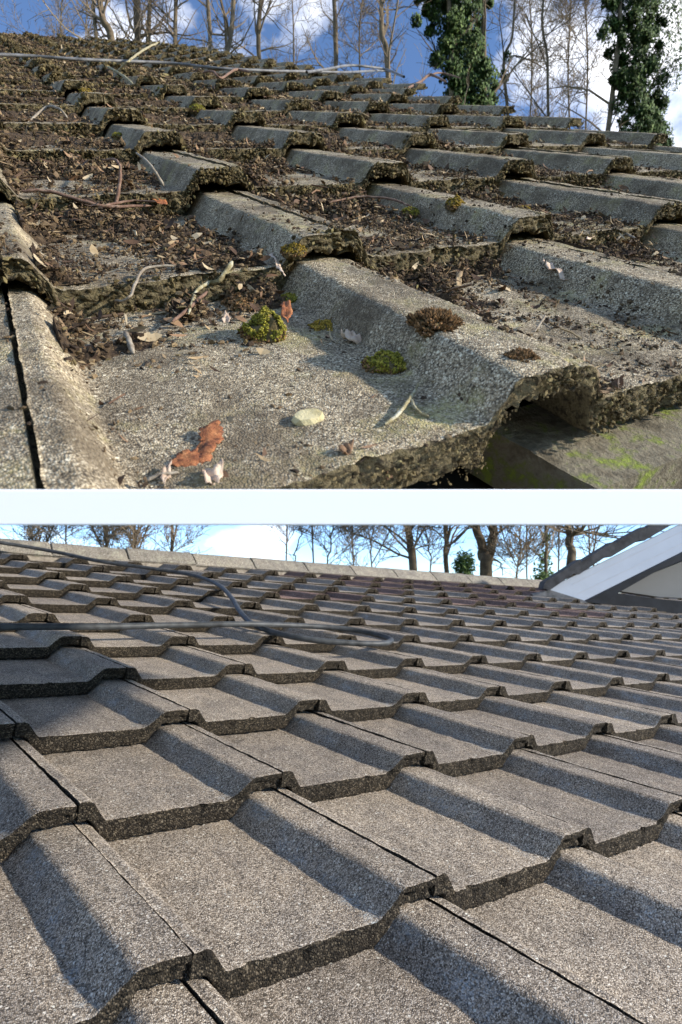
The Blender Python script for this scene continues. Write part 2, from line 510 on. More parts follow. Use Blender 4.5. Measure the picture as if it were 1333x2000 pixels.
def tile_mesh(name, fr, nx, ny, nz, seed, top_amp, edge_amp, mats, lap=0.22, rollth=0.8):
    """one interlocking tile: pan, roll, cap strip over its neighbour's tongue; front lip at y = 0"""
    g = fr.g
    # across
    dense = np.concatenate([np.linspace(-0.122, -0.062, max(4, nx // 12)), np.linspace(-0.055, 0.012, max(5, nx // 10)), np.linspace(0.03, 0.575, nx // 2),
                            np.linspace(0.59, 0.726, max(6, nx // 6)), np.linspace(0.74, 0.866, max(4, nx // 8)), [0.8672, 0.8676, 0.90, 0.935]])
    S = dense
    zt = ztop(S, PXA if fr is FA else PX)
    zt[-3:] = H - 0.0125
    th = np.full(len(S), T)
    rib = (zt > H * 0.3)
    th = th - 0.0018
    th[rib] = T * rollth
    th[-3:] = 0.010
    th = np.convolve(np.pad(th, 1, 'edge'), [0.25, 0.5, 0.25], 'valid')
    Lt = 1 + lap
    # along: (y as fraction of gauge, depth as fraction of thickness, zone)
    rows = [(y, 0.0, 0) for y in (Lt - (Lt - 0.03) * np.linspace(0, 1, ny) ** 0.8)]
    rows += [(0.010, 0.0, 0), (0.003, 0.0, 0), (0.0, 0.01, 0)]
    e0 = len(rows)
    rows += [(0.0, 0.01, 2)]
    rows += [(0.0, f, 1) for f in np.linspace(0.1, 0.92, nz)]
    rows += [(0.004, 1.0, 1), (0.03, 1.0, 1), (0.12, 1.0, 1), (Lt, 1.0, 1)]
    nr, ns = len(rows), len(S)
    verts = np.zeros((nr, ns, 3))
    rr = random.Random(seed)
    off = Vector((rr.uniform(-50, 50), rr.uniform(-50, 50), rr.uniform(-50, 50)))
    for a, (y, d, zone) in enumerate(rows):
        for b in range(ns):
            if zone == 2:
                verts[a, b] = verts[a - 1, b]; continue
            x, z = S[b] * W, zt[b] - d * th[b] - T * y
            yy = y * g
            p = Vector((x, yy, z)) + off
            if zone == 0:
                q = noise.noise(p * 35) * top_amp + noise.noise(p * 230) * top_amp * 0.45
                fr_edge = max(0.0, 1 - y / 0.035)
                z += q - fr_edge * edge_amp * 0.35 * (0.5 + 0.5 * noise.noise(p * 120))
                yy += fr_edge * edge_amp * 0.5 * noise.noise(p * 170)
                ck = noise.noise(p * 38 + Vector((7, 0, 2)))
                if ck > 0.33: yy += (ck - 0.33) * 0.022 * fr_edge ** 4
            else:
                q = noise.noise(p * 85) * (0.65 if edge_amp < 0.004 else 0.35) + noise.noise(p * 210) * 0.5 + noise.noise(p * 470) * (0.3 if edge_amp < 0.004 else 0.55)
                yy += q * edge_amp
                ck = noise.noise(p * 38 + Vector((7, 0, 2)))
                if ck > 0.33: yy += (ck - 0.33) * 0.022 * (1 - 0.5 * d)
                if 0.70 < S[b] < 0.868 and d > 0.3:      # broken hollow under the end of the roll
                    yy += (0.006 + 0.006 * noise.noise(p * 130 + Vector((3, 1, 0)))) * min(1.0, (d - 0.3) * 5) if edge_amp < 0.004 else 0.0
                z += noise.noise(p * 150 + Vector((9, 9, 9))) * edge_amp * (0.35 + 0.65 * d)
                if b in (0, ns - 1) or b == ns - 4:
                    x += noise.noise(p * 120) * edge_amp * 0.3
            if b in (0,):
                x += noise.noise(p * 90) * 0.0012
            tw = S[b]
            yy += (0.006 if tw > 0.8672 else 0.0)            # the tongue is set back behind the cap
            verts[a, b] = (x + yy / fr.vy * fr.vx * (fr.vy / fr.g), yy * fr.vy / fr.g, z)
    V = verts.reshape(-1, 3)
    faces, mi = [], []
    for a in range(nr - 1):
        if a + 1 == e0: continue
        z1 = rows[a + 1][2]
        for b in range(ns - 1):
            faces.append((a * ns + b, a * ns + b + 1, (a + 1) * ns + b + 1, (a + 1) * ns + b))
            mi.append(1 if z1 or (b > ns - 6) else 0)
    # close the sides with strips between the top and the bottom rows
    nb = 4
    for a in range(ny + 1):
        if a >= nr: break
    for side in (0, ns - 1):
        loop = [a * ns + side for a in range(nr)]
        faces.append(tuple(loop) if side else tuple(reversed(loop)))
        mi.append(1)
    me = bpy.data.meshes.new(name)
    me.from_pydata([tuple(v) for v in V], [], faces)
    for m in mats: me.materials.append(m)
    me.polygons.foreach_set('material_index', mi)
    me.polygons.foreach_set('use_smooth', [len(f) == 4 for f in faces])
    me.update()
    return me


def screen_box(fr, k, j):
    q = [project(fr.P(k + a, j + b, w)) for a in (-0.13, 0.87) for b in (0, 1.0) for w in (0, H)]
    xs, ys = [p[0] for p in q], [p[1] for p in q]
    if min(xs) < -5000: return None
    return min(xs), max(xs), min(ys), max(ys)


def join_copies(name, items, mats, parent):
    """far tiles as one mesh: items = list of (mesh, local location, tilt)"""
    Vs, Fs, Ms, base = [], [], [], 0
    for me, loc, rz in items:
        co = np.zeros(len(me.vertices) * 3); me.vertices.foreach_get('co', co); co = co.reshape(-1, 3)
        Vs.append(co + np.array(loc)); 
        for p in me.polygons:
            Fs.append([v + base for v in p.vertices]); Ms.append(p.material_index)
        base += len(co)
    me = bpy.data.meshes.new(name)
    me.from_pydata([tuple(v) for v in np.concatenate(Vs)], [], Fs)
    for m in mats: me.materials.append(m)
    me.polygons.foreach_set('material_index', Ms)
    me.polygons.foreach_set('use_smooth', [True] * len(Fs))
    me.update()
    return link_mesh(name, me, parent)


def tile_field(fr, root, cells, variants_near, variants_mid, variants_far, jitter, name, red=None, cut=None):
    area = []
    for k, j in cells:
        b = screen_box(fr, k, j)
        if b is None: continue
        w = max(0, min(b[1], 1333) - max(b[0], 0)) * max(0, min(b[3], 2000) - max(b[2], 0))
        area.append((w, k, j))
    area.sort(reverse=True)
    rest = []
    out = []
    for n, (w, k, j) in enumerate(area):
        rr = random.Random(k * 131 + j * 17 + 5)
        loc = fr.local(k, j) + Vector((rr.uniform(-0.5, 0.5) * jitter, rr.uniform(-1.8, 1.2) * jitter, rr.uniform(-0.3, 0.6) * jitter))
        vs = variants_near if n < 12 else (variants_mid if n < 45 else variants_far)
        me = vs[rr.randrange(len(vs))]
        isred = red is not None and red(k, j)
        if n >= 100 and not isred:
            rest.append((me, loc, 0)); continue
        if n >= 100 and isred:
            pass
        if isred:
            me2 = me.copy(); me2.materials[0] = M['clean_red']; me = me2
        bx_ = screen_box(fr, k, j)
        if fr is FA and k == 0 and j < 6:
            me = me.copy()
            for v_ in me.vertices:
                v_.co.x -= (warpA(v_.co.x / W, j) * -W + v_.co.x) - (0 - warpA(0.0, j)) * W
        if cut is not None and (j <= 0 or bx_[3] > 930):
            me = me.copy(); cut(me, loc)
        if len(me.polygons) == 0: continue
        o = link_mesh(name, me, root)
        o.location = loc
        o.rotation_euler = (rr.gauss(0, 0.002), rr.gauss(0, 0.002), rr.gauss(0, 0.007))
        if isred: o['label'] = 'reddish brown worn tile'
        out.append(o)
    if rest:
        o = join_copies(name, rest, list(variants_far[0].materials), root)
        o['kind'] = 'stuff'
    return out


# ------------------------------------------------------------------ ground
gs = 400
g = link_mesh('ground', mesh('ground', [(-gs, -gs, -4), (gs, -gs, -4), (gs, gs, -4), (-gs, gs, -4)], [(0, 1, 2, 3)], M['grass']))
tag(g, 'grassy ground far below the roofs', 'ground', kind='structure')

# ------------------------------------------------------------------ ROOF B: the clean roof in the lower half
roofB = empty('tiled_roof', FB.o, FB.rot)
tag(roofB, 'clean brown grey roof of concrete interlocking tiles with a ridge, in the lower picture', 'roof')
JR = 9.0                                                       # ridge line in gauges
mB = [M['clean_top'], M['clean_edge_shaded']]
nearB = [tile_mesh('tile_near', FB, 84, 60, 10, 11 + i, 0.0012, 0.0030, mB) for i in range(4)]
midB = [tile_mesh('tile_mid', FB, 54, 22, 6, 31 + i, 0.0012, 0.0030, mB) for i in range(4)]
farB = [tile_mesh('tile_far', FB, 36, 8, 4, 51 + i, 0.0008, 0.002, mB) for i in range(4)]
cellsB = []
for j in range(-4, 9):
    for k in range(-6, 26):
        b = screen_box(FB, k, j)
        if b is None: continue
        if b[1] < -60 or b[0] > 1393 or b[2] > 2060: continue
        cellsB.append((k, j))


def redB(k, j):
    return (k, j) in {(4, 5), (5, 5), (8, 7), (9, 7), (6, 8), (7, 7), (8, 8), (9, 8), (10, 8), (10, 7), (11, 8), (12, 8), (11, 7), (9, 5), (10, 5), (12, 7), (10, 4), (13, 8), (7, 6), (11, 6), (14, 8), (15, 8), (16, 8), (13, 7), (14, 7), (15, 7), (7, 8), (10, 6), (8, 5), (11, 4)}


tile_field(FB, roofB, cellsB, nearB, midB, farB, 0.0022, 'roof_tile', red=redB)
# deck, underlay and house below
def slab(fr, k0, k1, j0, j1, w0, w1):
    c = [fr.local(k0, j0, w0), fr.local(k1, j0, w0), fr.local(k1, j1, w0), fr.local(k0, j1, w0),
         fr.local(k0, j0, w1), fr.local(k1, j0, w1), fr.local(k1, j1, w1), fr.local(k0, j1, w1)]
    return box_arrays(c)
v, f = slab(FB, -7, 26, -5, JR + 0.1, -0.16, -0.075)
link_mesh('underlay', mesh('underlay', v, f, M['underlay'], False), roofB)
# back slope falling away behind the ridge
pk = [FB.local(-7, JR + 0.1, -0.03), FB.local(26, JR + 0.1, -0.03), FB.local(26, JR + 8, -1.6), FB.local(-7, JR + 8, -1.6)]
pk += [p + Vector((0, 0, -0.08)) for p in pk]
v, f = box_arrays(pk)
link_mesh('back_slope', mesh('back_slope', v, f, M['slate'], False), roofB)
# ridge tiles
rl = 0.43
nridge = int((26 + 7) * W / rl)
for i in range(nridge):
    k0 = -7 + i * rl / W
    if not (-2 < k0 < 18.2): continue
    rr = random.Random(i)
    L = rl - 0.006
    prof = []
    hw, hh = 0.12, 0.062
    for a in range(9):
        t = a / 8 * 2 - 1
        prof.append((t * hw, hh * (1 - abs(t) ** 1.35)))
    vs, fs = [], []
    for s_i, s in enumerate([0, 0.01, 0.25, 0.5, 0.75, 0.99, 1.0]):
        for (yy, zz) in prof:
            q = Vector((s * L, yy, zz + rr.uniform(-1, 1) * 0.0012 - (0.004 if s_i in (0, 6) else 0)))
            vs.append(q)
    for (yy, zz) in prof: vs.append(Vector((0, yy * 0.86, zz - 0.03)))
    for (yy, zz) in prof: vs.append(Vector((L, yy * 0.86, zz - 0.03)))
    for s_i in range(6):
        for a in range(8):
            fs.append((s_i * 9 + a, s_i * 9 + a + 1, (s_i + 1) * 9 + a + 1, (s_i + 1) * 9 + a))
    for a in range(8):
        fs.append((63 + a, 63 + a + 1, a + 1, a)); fs.append((54 + a, 54 + a + 1, 72 + a + 1, 72 + a))
        fs.append((63 + a + 1, 63 + a, 72 + a, 72 + a + 1))
    fs.append((0, 54, 72, 63)); fs.append((8, 71, 80, 62))
    o = link_mesh('ridge_tile', mesh('ridge_tile', vs, fs, M['ridge'], False), roofB)
    o.location = FB.local(k0, JR, 0.012) + Vector((0, 0.02, rr.uniform(-0.002, 0.002)))
    o.rotation_euler = (rr.gauss(0, 0.01), rr.gauss(0, 0.006), rr.gauss(0, 0.006))
# mortar bed under the ridge
bed_v, bed_f = [], []
nb = 240
for i in range(nb + 1):
    k = -2 + i * 20.4 / nb
    p = FB.local(k, JR, 0)
    h0 = 0.004 + 0.004 * noise.noise(Vector((i * 0.9, 0, 0)))
    y0 = -0.094 + 0.006 * noise.noise(Vector((i * 0.7, 5, 0)))
    bed_v += [p + Vector((0, y0, -0.05)), p + Vector((0, y0, 0.012 + h0)), p + Vector((0, 0.11, 0.012 + h0)), p + Vector((0, 0.11, -0.05))]
for i in range(nb):
    a = i * 4
    bed_f += [(a, a + 1, a + 5, a + 4), (a + 1, a + 2, a + 6, a + 5), (a + 2, a + 3, a + 7, a + 6)]
link_mesh('mortar_bed', mesh('mortar_bed', bed_v, bed_f, M['mortar'], True), roofB)
# house walls under roof B
hx = [FB.P(-6.5, -4.2, -0.16), FB.P(24, -4.2, -0.16), FB.P(24, JR + 7.5, -1.4), FB.P(-6.5, JR + 7.5, -1.4)]
hv = [(p[0], p[1], p[2]) for p in hx] + [(p[0], p[1], -4.0) for p in hx]
hw_ = empty('house_walls', tuple(np.mean(hx, axis=0) * [1, 1, 0] + [0, 0, -4]))
me = mesh('wall', [Vector(a) - hw_.location for a in hv], [(0, 1, 5, 4), (1, 2, 6, 5), (2, 3, 7, 6), (3, 0, 4, 7)], M['brick'], False)
link_mesh('wall', me, hw_)
tag(hw_, 'brown brick walls carrying the clean tiled roof', 'house walls', kind='structure')

# ------------------------------------------------------------------ ROOF A: the mossy roof in the upper half
roofA = empty('mossy_tiled_roof', FA.o, FA.rot)
tag(roofA, 'old roof of concrete tiles covered in moss, soil and dead leaves, in the upper picture', 'roof')
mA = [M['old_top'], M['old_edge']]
nearA = [tile_mesh('tile_near', FA, 110, 80, 14, 71 + i, 0.0016, 0.0060, mA, rollth=0.55) for i in range(4)]
midA = [tile_mesh('tile_mid', FA, 60, 24, 7, 91 + i, 0.0016, 0.008, mA, rollth=0.7) for i in range(4)]
farA = [tile_mesh('tile_far', FA, 36, 8, 4, 95 + i, 0.0015, 0.008, mA) for i in range(4)]
KV, JRA = 5, 21                                                # verge column, last course
CUT_Y = 958.0
cut_n = np.cross(ray(0, CUT_Y), ray(1333, CUT_Y)); cut_n /= np.linalg.norm(cut_n)
if cut_n @ ray(667, 1100) < 0: cut_n = -cut_n                  # points to the part that is sawn off
rotA = np.array([FA.u, FA.e, FA.n])
import bmesh


def cutA(me, loc):
    nl = Vector(rotA @ cut_n)
    p0 = Vector(rotA @ (np.zeros(3) - FA.o)) - loc
    bm = bmesh.new(); bm.from_mesh(me)
    r = bmesh.ops.bisect_plane(bm, geom=bm.verts[:] + bm.edges[:] + bm.faces[:], plane_co=p0, plane_no=nl, clear_outer=True)
    bm.to_mesh(me); bm.free()


cellsA = []
for j in range(0, JRA + 1):
    for k in range(-6, KV + 3):
        kv = KV + (1 if 8 <= j else 0)
        if k > kv: continue
        b = screen_box(FA, k, j)
        if b is None and j <= 0 and k >= -2:
            cellsA.append((k, j)); continue
        if b is None or b[1] < -160 or b[0] > 1750: continue
        if j == 0 and k > 2: pass
        cellsA.append((k, j))
tile_field(FA, roofA, cellsA, nearA, midA, farA, 0.004, 'roof_tile', cut=cutA)
v, f = slab(FA, -2.6, KV + 0.9, 0.05, JRA + 1, -0.2, -0.098)
me = mesh('underlay', v, f, [M['underlay'], M['bounce_sheet']], False, mi=[1, 0, 0, 0, 0, 0]); cutA(me, Vector((0, 0, 0)))
link_mesh('underlay', me, roofA)

# added white strip filling the border band; roof A has no such eaves
def trim_pt(x, y, dz=0.0):
    k, j, t = FA.kj(x, 957, H)
    return ray(x, y) * ((CAM_ROT.T @ (ray(x, 957) * t))[2] - 0.012 + dz)


xs = (-160, 1560)
top_f = [trim_pt(x, 956) for x in xs]
top_b = [trim_pt(x, 956, 0.13) for x in xs]
fall = trim_pt(667, 1026) - trim_pt(667, 956)                 # height of the strip, the same at both ends
bot_f = [trim_pt(x, 1026) for x in xs]
bot_b = [p + (q - r_) for p, q, r_ in zip(top_b, bot_f, top_f)]
c8 = [bot_f[0], bot_f[1], bot_b[1] + np.array([0, 0, 0.006]), bot_b[0] + np.array([0, 0, 0.006]), top_f[0], top_f[1], top_b[1], top_b[0]]
c8 = [Vector(rotA @ (p - FA.o)) for p in c8]
v, f = box_arrays(c8)
me = mesh('border_strip', v, f, M['strip_white'], False)
o = link_mesh('border_strip', me, roofA); o['label'] = 'added white strip filling the band between the two roofs, shaped like boxed eaves'
bv = o.modifiers.new('bevel', 'BEVEL'); bv.width = 0.0006; bv.segments = 2

# ------------------------------------------------------------------ scatter on roof A
ICO_V = []
ph = (1 + 5 ** 0.5) / 2
for a in (-1, 1):
    for b_ in (-ph, ph):
        ICO_V += [(a, b_, 0), (0, a, b_), (b_, 0, a)]
ICO_V = np.array(ICO_V, dtype=float); ICO_V /= np.linalg.norm(ICO_V[0])
_bm = bmesh.new(); [_bm.verts.new(v_) for v_ in ICO_V]
bmesh.ops.convex_hull(_bm, input=_bm.verts[:]); _bm.verts.index_update()
ICO_F = np.array([[v_.index for v_ in f_.verts] for f_ in _bm.faces]); _bm.free()
rng = np.random.default_rng(3)


def dens(k, j):
    """how thickly litter lies at tile coordinates of roof A (0..1)"""
    s = (k + 0.13) % 1.0 - 0.13
    y = j % 1.0
    if s > 0.60 or s < -0.03: base = 0.03 if j < 4 else 0.22
    else:
        up = max(0.0, (y - 0.45) / 0.55)
        left = max(0.0, 1 - s / 0.10) * 0.55
        right = max(0.0, 1 - (0.60 - s) / 0.08) * 0.25
        base = 0.16 + 1.25 * up ** 1.0 + left * 1.3 + right
        if j >= 1: base += 0.25
        if j >= 2: base += 0.15
        if j >= 3: base += 0.2
        if j >= 5: base += 0.35
    if k < -0.1 and j > 1: base += 0.4
    n = noise.noise(Vector((k * 3.1, j * 3.7, 1.3))) * 0.6 + noise.noise(Vector((k * 11, j * 12, 4))) * 0.5
    cover = 1.0
    if k > 1.5 and j < 5: cover = 0.8
    if k > 3: cover = min(cover, 0.65)
    return base * cover * (0.85 + 2.1 * n)


def on_frame(k, j, w):
    p = FA.local(k, j, w)
    return (p.x, p.y, p.z)


def crumbs(name, n_try, size, mat, accept, lift=0.35, flat=0.7):
    C, Sz = [], []
    for _ in range(n_try):
        r = accept()
        if r is None: continue
        k, j, w, sc = r
        C.append(on_frame(k, j, w)); Sz.append(size * sc)
    C = np.array(C); Sz = np.array(Sz); n = len(C)
    V = np.tile(ICO_V[None], (n, 1, 1)) * rng.uniform(0.35, 1.5, (n, 12, 1))
    V *= rng.uniform(0.4, 1.5, (n, 1, 3)) * np.array([1, 1, flat])
    ang = rng.uniform(0, 6.28, n); c, s = np.cos(ang)[:, None], np.sin(ang)[:, None]
    V = np.stack([V[..., 0] * c - V[..., 1] * s, V[..., 0] * s + V[..., 1] * c, V[..., 2]], -1)
    V = V * Sz[:, None, None] + C[:, None, :]
    V[..., 2] += (Sz * lift)[:, None]
    Fc = (ICO_F[None] + (np.arange(n) * 12)[:, None, None]).reshape(-1, 3)
    return V.reshape(-1, 3), Fc


def visible(k, j, w=0.0, m=60):
    x, y = project(FA.P(k, j, w))
    return -m < x < 1333 + m and -50 < y < 952


def kmax(j): return KV + 0.87 + (1 if j >= 8 else 0)


def rand_near(power=2.0):
    """tile coordinates, denser close to the camera"""
    j = (JRA + 1) * R.random() ** power
    k = -3 + (KV + 4) * R.random()
    return k, j


def acc_litter(power, thr=1.0, pile=0.012):
    def f():
        k, j = rand_near(power)
        if k > kmax(j) or not visible(k, j): return None
        d = dens(k, j)
        if R.random() > d * thr: return None
        if j < 0.98 and R.random() < 0.35 and (j % 1) < 0.5: return None
        w = surf(k, j) + R.random() ** 1.6 * min(1.4, max(0, d)) * pile * (1.4 if (j % 1) > 0.7 else 0.7)
        if d < 0.42 and R.random() < 0.6: return None
        sc = R.choice([0.3, 0.35, 0.4, 0.5, 0.5, 0.6, 0.7, 0.8, 1.0, 1.3]) * (0.55 + 0.5 * min(1.2, max(0.1, d))) * (1 + min(j, 12) * 0.26)
        return k, j, w, sc
    return f


def acc_edge():
    k, j = rand_near(1.7)
    j = round(j)
    if k > kmax(j) or j < 0: return None
    if not visible(k, j): return None
    s = (k + 0.13) % 1.0 - 0.13
    z = float(ztop(s))
    n = noise.noise(Vector((k * 9, j * 5.1, 8.0)))
    if R.random() > (0.30 if j < 2 else 0.42) + 1.1 * n: return None
    d = R.random()
    th = T * ((0.42 if j == 0 else 0.6) if z > H * 0.15 else 0.93)
    w = z - d * th
    jj = j - (0.001 + (0.006 + 0.002 * min(j, 5)) * R.random() ** 2 * (0.4 + d)) / FA.g
    if project(FA.P(k, jj, w))[1] > 947: return None
    return k, jj, w, R.choice([0.3, 0.45, 0.6, 0.8, 1.2]) * (1 + min(j, 12) * 0.34)


def add_stuff(name, VF, mat, label, cat):
    V, Fc = VF
    o = link_mesh(name, mesh(name, V, Fc, mat, False))
    o.matrix_world = Matrix.Translation(FA.o) @ FA.rot.to_4x4()
    tag(o, label, cat, kind='stuff')
    return o


def acc_close(jm, thr, pile):
    def f():
        k, j = -2 + 5.5 * R.random(), jm * R.random() ** 0.8
        if not visible(k, j): return None
        d = dens(k, j)
        if R.random() > d * thr: return None
        if d < 0.35 and R.random() < 0.5: return None
        return k, j, surf(k, j) + max(0.0, (d - 0.62) * 0.011) + R.random() ** 2 * min(1.2, max(0, d)) * pile, R.choice([0.25, 0.3, 0.4, 0.5, 0.6, 0.8, 1.0]) * (0.6 + 0.5 * min(1.2, max(0.1, d))) * (1 + 0.22 * j)
    return f


def two(*vf):
    n0 = len(vf[0][0])
    return np.concatenate([vf[0][0], vf[1][0]]), np.concatenate([vf[0][1], vf[1][1] + n0])


add_stuff('soil_litter', two(crumbs('c', 230000, 0.0020, None, acc_litter(1.8, 1.25)), crumbs('c', 130000, 0.0022, None, acc_close(3.2, 1.2, 0.006))), M['crumb'], 'dark brown crumbs of soil and rotted leaves lying in the pans of the mossy roof', 'soil litter')
def acc_sprinkle():
    k, j = -1.2 + 3.8 * R.random(), 1.6 * R.random()
    s_ = (k + 0.13) % 1.0 - 0.13
    if not visible(k, j) or s_ > 0.66 and R.random() < 0.8: return None
    if R.random() > 0.30 + 1.6 * noise.noise(Vector((k * 7, j * 8, 3))): return None
    return k, j, surf(k, j), R.choice([0.2, 0.25, 0.3, 0.4, 0.5, 0.8])


add_stuff('fine_grit', crumbs('g', 60000, 0.0026, None, acc_sprinkle), M['crumb'], 'fine dark grit sprinkled over the nearest mossy roof tiles', 'grit')
add_stuff('moss_litter', crumbs('m', 34000, 0.0022, None, acc_litter(1.9, 0.9)), M['moss_crumb'], 'olive brown bits of moss lying among the soil on the mossy roof', 'moss litter')
add_stuff('edge_moss', crumbs('e', 220000, 0.0015, None, acc_edge, lift=0.0, flat=0.9), M['moss_crumb'], 'crusty olive moss growing on the front edges of the old tiles', 'moss')


def flakes(n_try, acc, size):
    Vs, Fs, base = [], [], 0
    for _ in range(n_try):
        r = acc()
        if r is None: continue
        k, j, w, sc = r
        c = np.array(on_frame(k, j, w + 0.001))
        L = size * R.uniform(0.4, 1.5) * (1 + min(j, 12) * 0.12); wd = L * R.choice([0.08, 0.12, 0.16, 0.25, 0.4])
        a = R.uniform(0, 6.28); tilt = R.gauss(0, 0.35); roll = R.gauss(0, 0.5)
        m = Matrix.Rotation(a, 3, 'Z') @ Matrix.Rotation(tilt, 3, 'Y') @ Matrix.Rotation(roll, 3, 'X')
        curl = R.uniform(-0.3, 0.5) * L
        pts = []
        for t, ww in ((-1, 0.15), (-0.45, 0.9), (0.15, 1.0), (0.7, 0.6), (1, 0.1)):
            for s_ in (-1, 1):
                q = m @ Vector((t * L / 2, s_ * wd / 2 * ww, curl * (t * t) * 0.5 + abs(s_) * wd * 0.12))
                pts.append(c + np.array(q))
        Vs += pts
        for i in range(4):
            b0 = base + i * 2
            Fs.append((b0, b0 + 1, b0 + 3, b0 + 2))
        base += 10
    return np.array(Vs), np.array(Fs)


def soil_bed():
    Vs, Fs, base = [], [], 0
    for (k0, j0) in cellsA:
        if j0 > 9: continue
        n_ = 70 if j0 < 2 else (44 if j0 < 5 else 24)
        ss = np.linspace(-0.05, 0.64, n_); ys = np.linspace(0.01, 1.03, n_)
        idx = {}
        hgt = np.zeros((n_, n_))
        pos = np.zeros((n_, n_, 3))
        for a in range(n_):
            for b in range(n_):
                k, j = k0 + ss[a], j0 + ys[b]
                d = dens(k, j0 + min(ys[b], 0.995))
                q = Vector((k * 31, j * 36, 2.0))
                h = (d - 0.62) * 0.011 + noise.noise(q) * 0.0035 + noise.noise(q * 2.7) * 0.0022 + noise.noise(q * 6) * 0.0014
                h = min(h, 0.017)
                edge = min(a, n_ - 1 - a, b) / 2.0
                if edge < 1: h = min(h, -0.001 + edge * 0.004)
                hgt[a, b] = h
                s_ = float(ztop(ss[a])) - T * ys[b]
                pos[a, b] = on_frame(k, j, s_ + max(h, -0.0015))
        Vs.append(pos.reshape(-1, 3))
        for a in range(n_ - 1):
            for b in range(n_ - 1):
                if max(hgt[a, b], hgt[a + 1, b], hgt[a, b + 1], hgt[a + 1, b + 1]) > 0:
                    x, y = project(FA.o + rotA.T @ pos[a, b])
                    if y > 945: continue
                    Fs.append((base + a * n_ + b, base + (a + 1) * n_ + b, base + (a + 1) * n_ + b + 1, base + a * n_ + b + 1))
        base += n_ * n_
    return np.concatenate(Vs), np.array(Fs)


add_stuff('soil_bed', soil_bed(), M['soil'], 'dark rotted soil built up in the pans behind each old tile edge', 'soil')
VF = two(flakes(38000, acc_litter(1.9, 1.2, 0.014), 0.0115), flakes(9000, acc_close(3.0, 1.0, 0.008), 0.012))
add_stuff('leaf_fragments', VF, M['flake'], 'broken tan and reddish dead leaf fragments scattered over the mossy roof', 'leaf litter')

# little sticks in the litter
ch = []
for _ in range(2600):
    r = acc_litter(2.0, 0.5, 0.018)()
    if r is None: continue
    k, j, w, sc = r
    c = np.array(on_frame(k, j, w + 0.002)); L = R.uniform(0.006, 0.035) * (1 + min(j, 12) * 0.1); a = R.uniform(0, 3.14)
    d = np.array([math.cos(a), math.sin(a), R.gauss(0, 0.15)]) * L / 2
    b_ = np.array([R.gauss(0, 1), R.gauss(0, 1), R.random()]) * L * 0.08
    ch.append(([c - d, c + b_, c + d], [L * 0.03 + 0.0003] * 3))
V, Q = tube_arrays(ch, 4)
add_stuff('stick_litter', (V, Q), M['flake'], 'tiny sticks and stalks mixed into the litter on the mossy roof', 'stick litter')


# moss cushions -----------------------------------------------------------
def cushion(px, py, rpx, mat, label, name='moss_cushion', hgt=0.75, seed=0, spiky=1.0, n=900):
    k, j, w = hit(FA, px, py)
    P = FA.P(k, j, w)
    depth = (CAM_ROT.T @ P)[2]
    r = rpx * depth / F
    rr = random.Random(seed + int(px))
    root = empty(name, tuple(P), FA.rot)
    # under layer
    bm = bmesh.new(); bmesh.ops.create_icosphere(bm, subdivisions=3, radius=r * 0.86)
    for v_ in bm.verts:
        d = 1 + 0.36 * noise.noise(v_.co / r * 1.8 + Vector((seed, px, 0))) + 0.28 * noise.noise(v_.co / r * 4.5)
        v_.co = Vector((v_.co.x * d, v_.co.y * d, max(-0.15 * r, v_.co.z * d * hgt)))
    me = bpy.data.meshes.new('cushion_base'); bm.to_mesh(me); bm.free(); me.materials.append(M['moss_crumb'])
    link_mesh('cushion_base', me, root)
    Vs, Fs, Mi = [], [], []
    for i in range(int(n * 1.9)):
        z = rr.random() ** 0.8; a = rr.uniform(0, 6.283); q = math.sqrt(max(0, 1 - z * z))
        nrm = Vector((q * math.cos(a), q * math.sin(a), z))
        d = 1 + 0.36 * noise.noise(nrm * 0.86 * 1.8 + Vector((seed, px, 0))) + 0.28 * noise.noise(nrm * 0.86 * 4.5)
        if noise.noise(nrm * 3.3 + Vector((px, 1, seed))) < -0.22: continue
        p = Vector((nrm.x * d, nrm.y * d, nrm.z * d * hgt)) * r * 0.84
        dirv = (nrm + Vector((rr.gauss(0, 0.35), rr.gauss(0, 0.35), 0.25 + rr.gauss(0, 0.25)))).normalized()
        L = r * rr.uniform(0.05, 0.16) * spiky
        low_ = z + rr.gauss(0, 0.12) < 0.36
        t1 = dirv.orthogonal().normalized(); t2 = dirv.cross(t1)
        wd = r * rr.uniform(0.02, 0.045)
        b0 = len(Vs)
        for m_ in range(5):
            aa = m_ * 1.2566; Vs.append(p + (t1 * math.cos(aa) + t2 * math.sin(aa)) * wd * 0.7)
        for m_ in range(5):
            aa = m_ * 1.2566 + 0.5; Vs.append(p + dirv * L * 0.7 + (t1 * math.cos(aa) + t2 * math.sin(aa)) * wd * 1.5)
        Vs.append(p + dirv * L)
        for m_ in range(5):
            m2 = (m_ + 1) % 5
            for _q in range(3): Mi.append(1 if low_ else 0)
            Fs.append((b0 + m_, b0 + m2, b0 + 5 + m2)); Fs.append((b0 + m_, b0 + 5 + m2, b0 + 5 + m_)); Fs.append((b0 + 5 + m_, b0 + 5 + m2, b0 + 10))
    me = mesh('moss_shoots', [tuple(v_) for v_ in Vs], np.array(Fs), [mat, M['moss_brown']], False, mi=Mi)
    link_mesh('moss_shoots', me, root)
    tag(root, label, 'moss', 'moss cushions on the mossy roof')
    return root


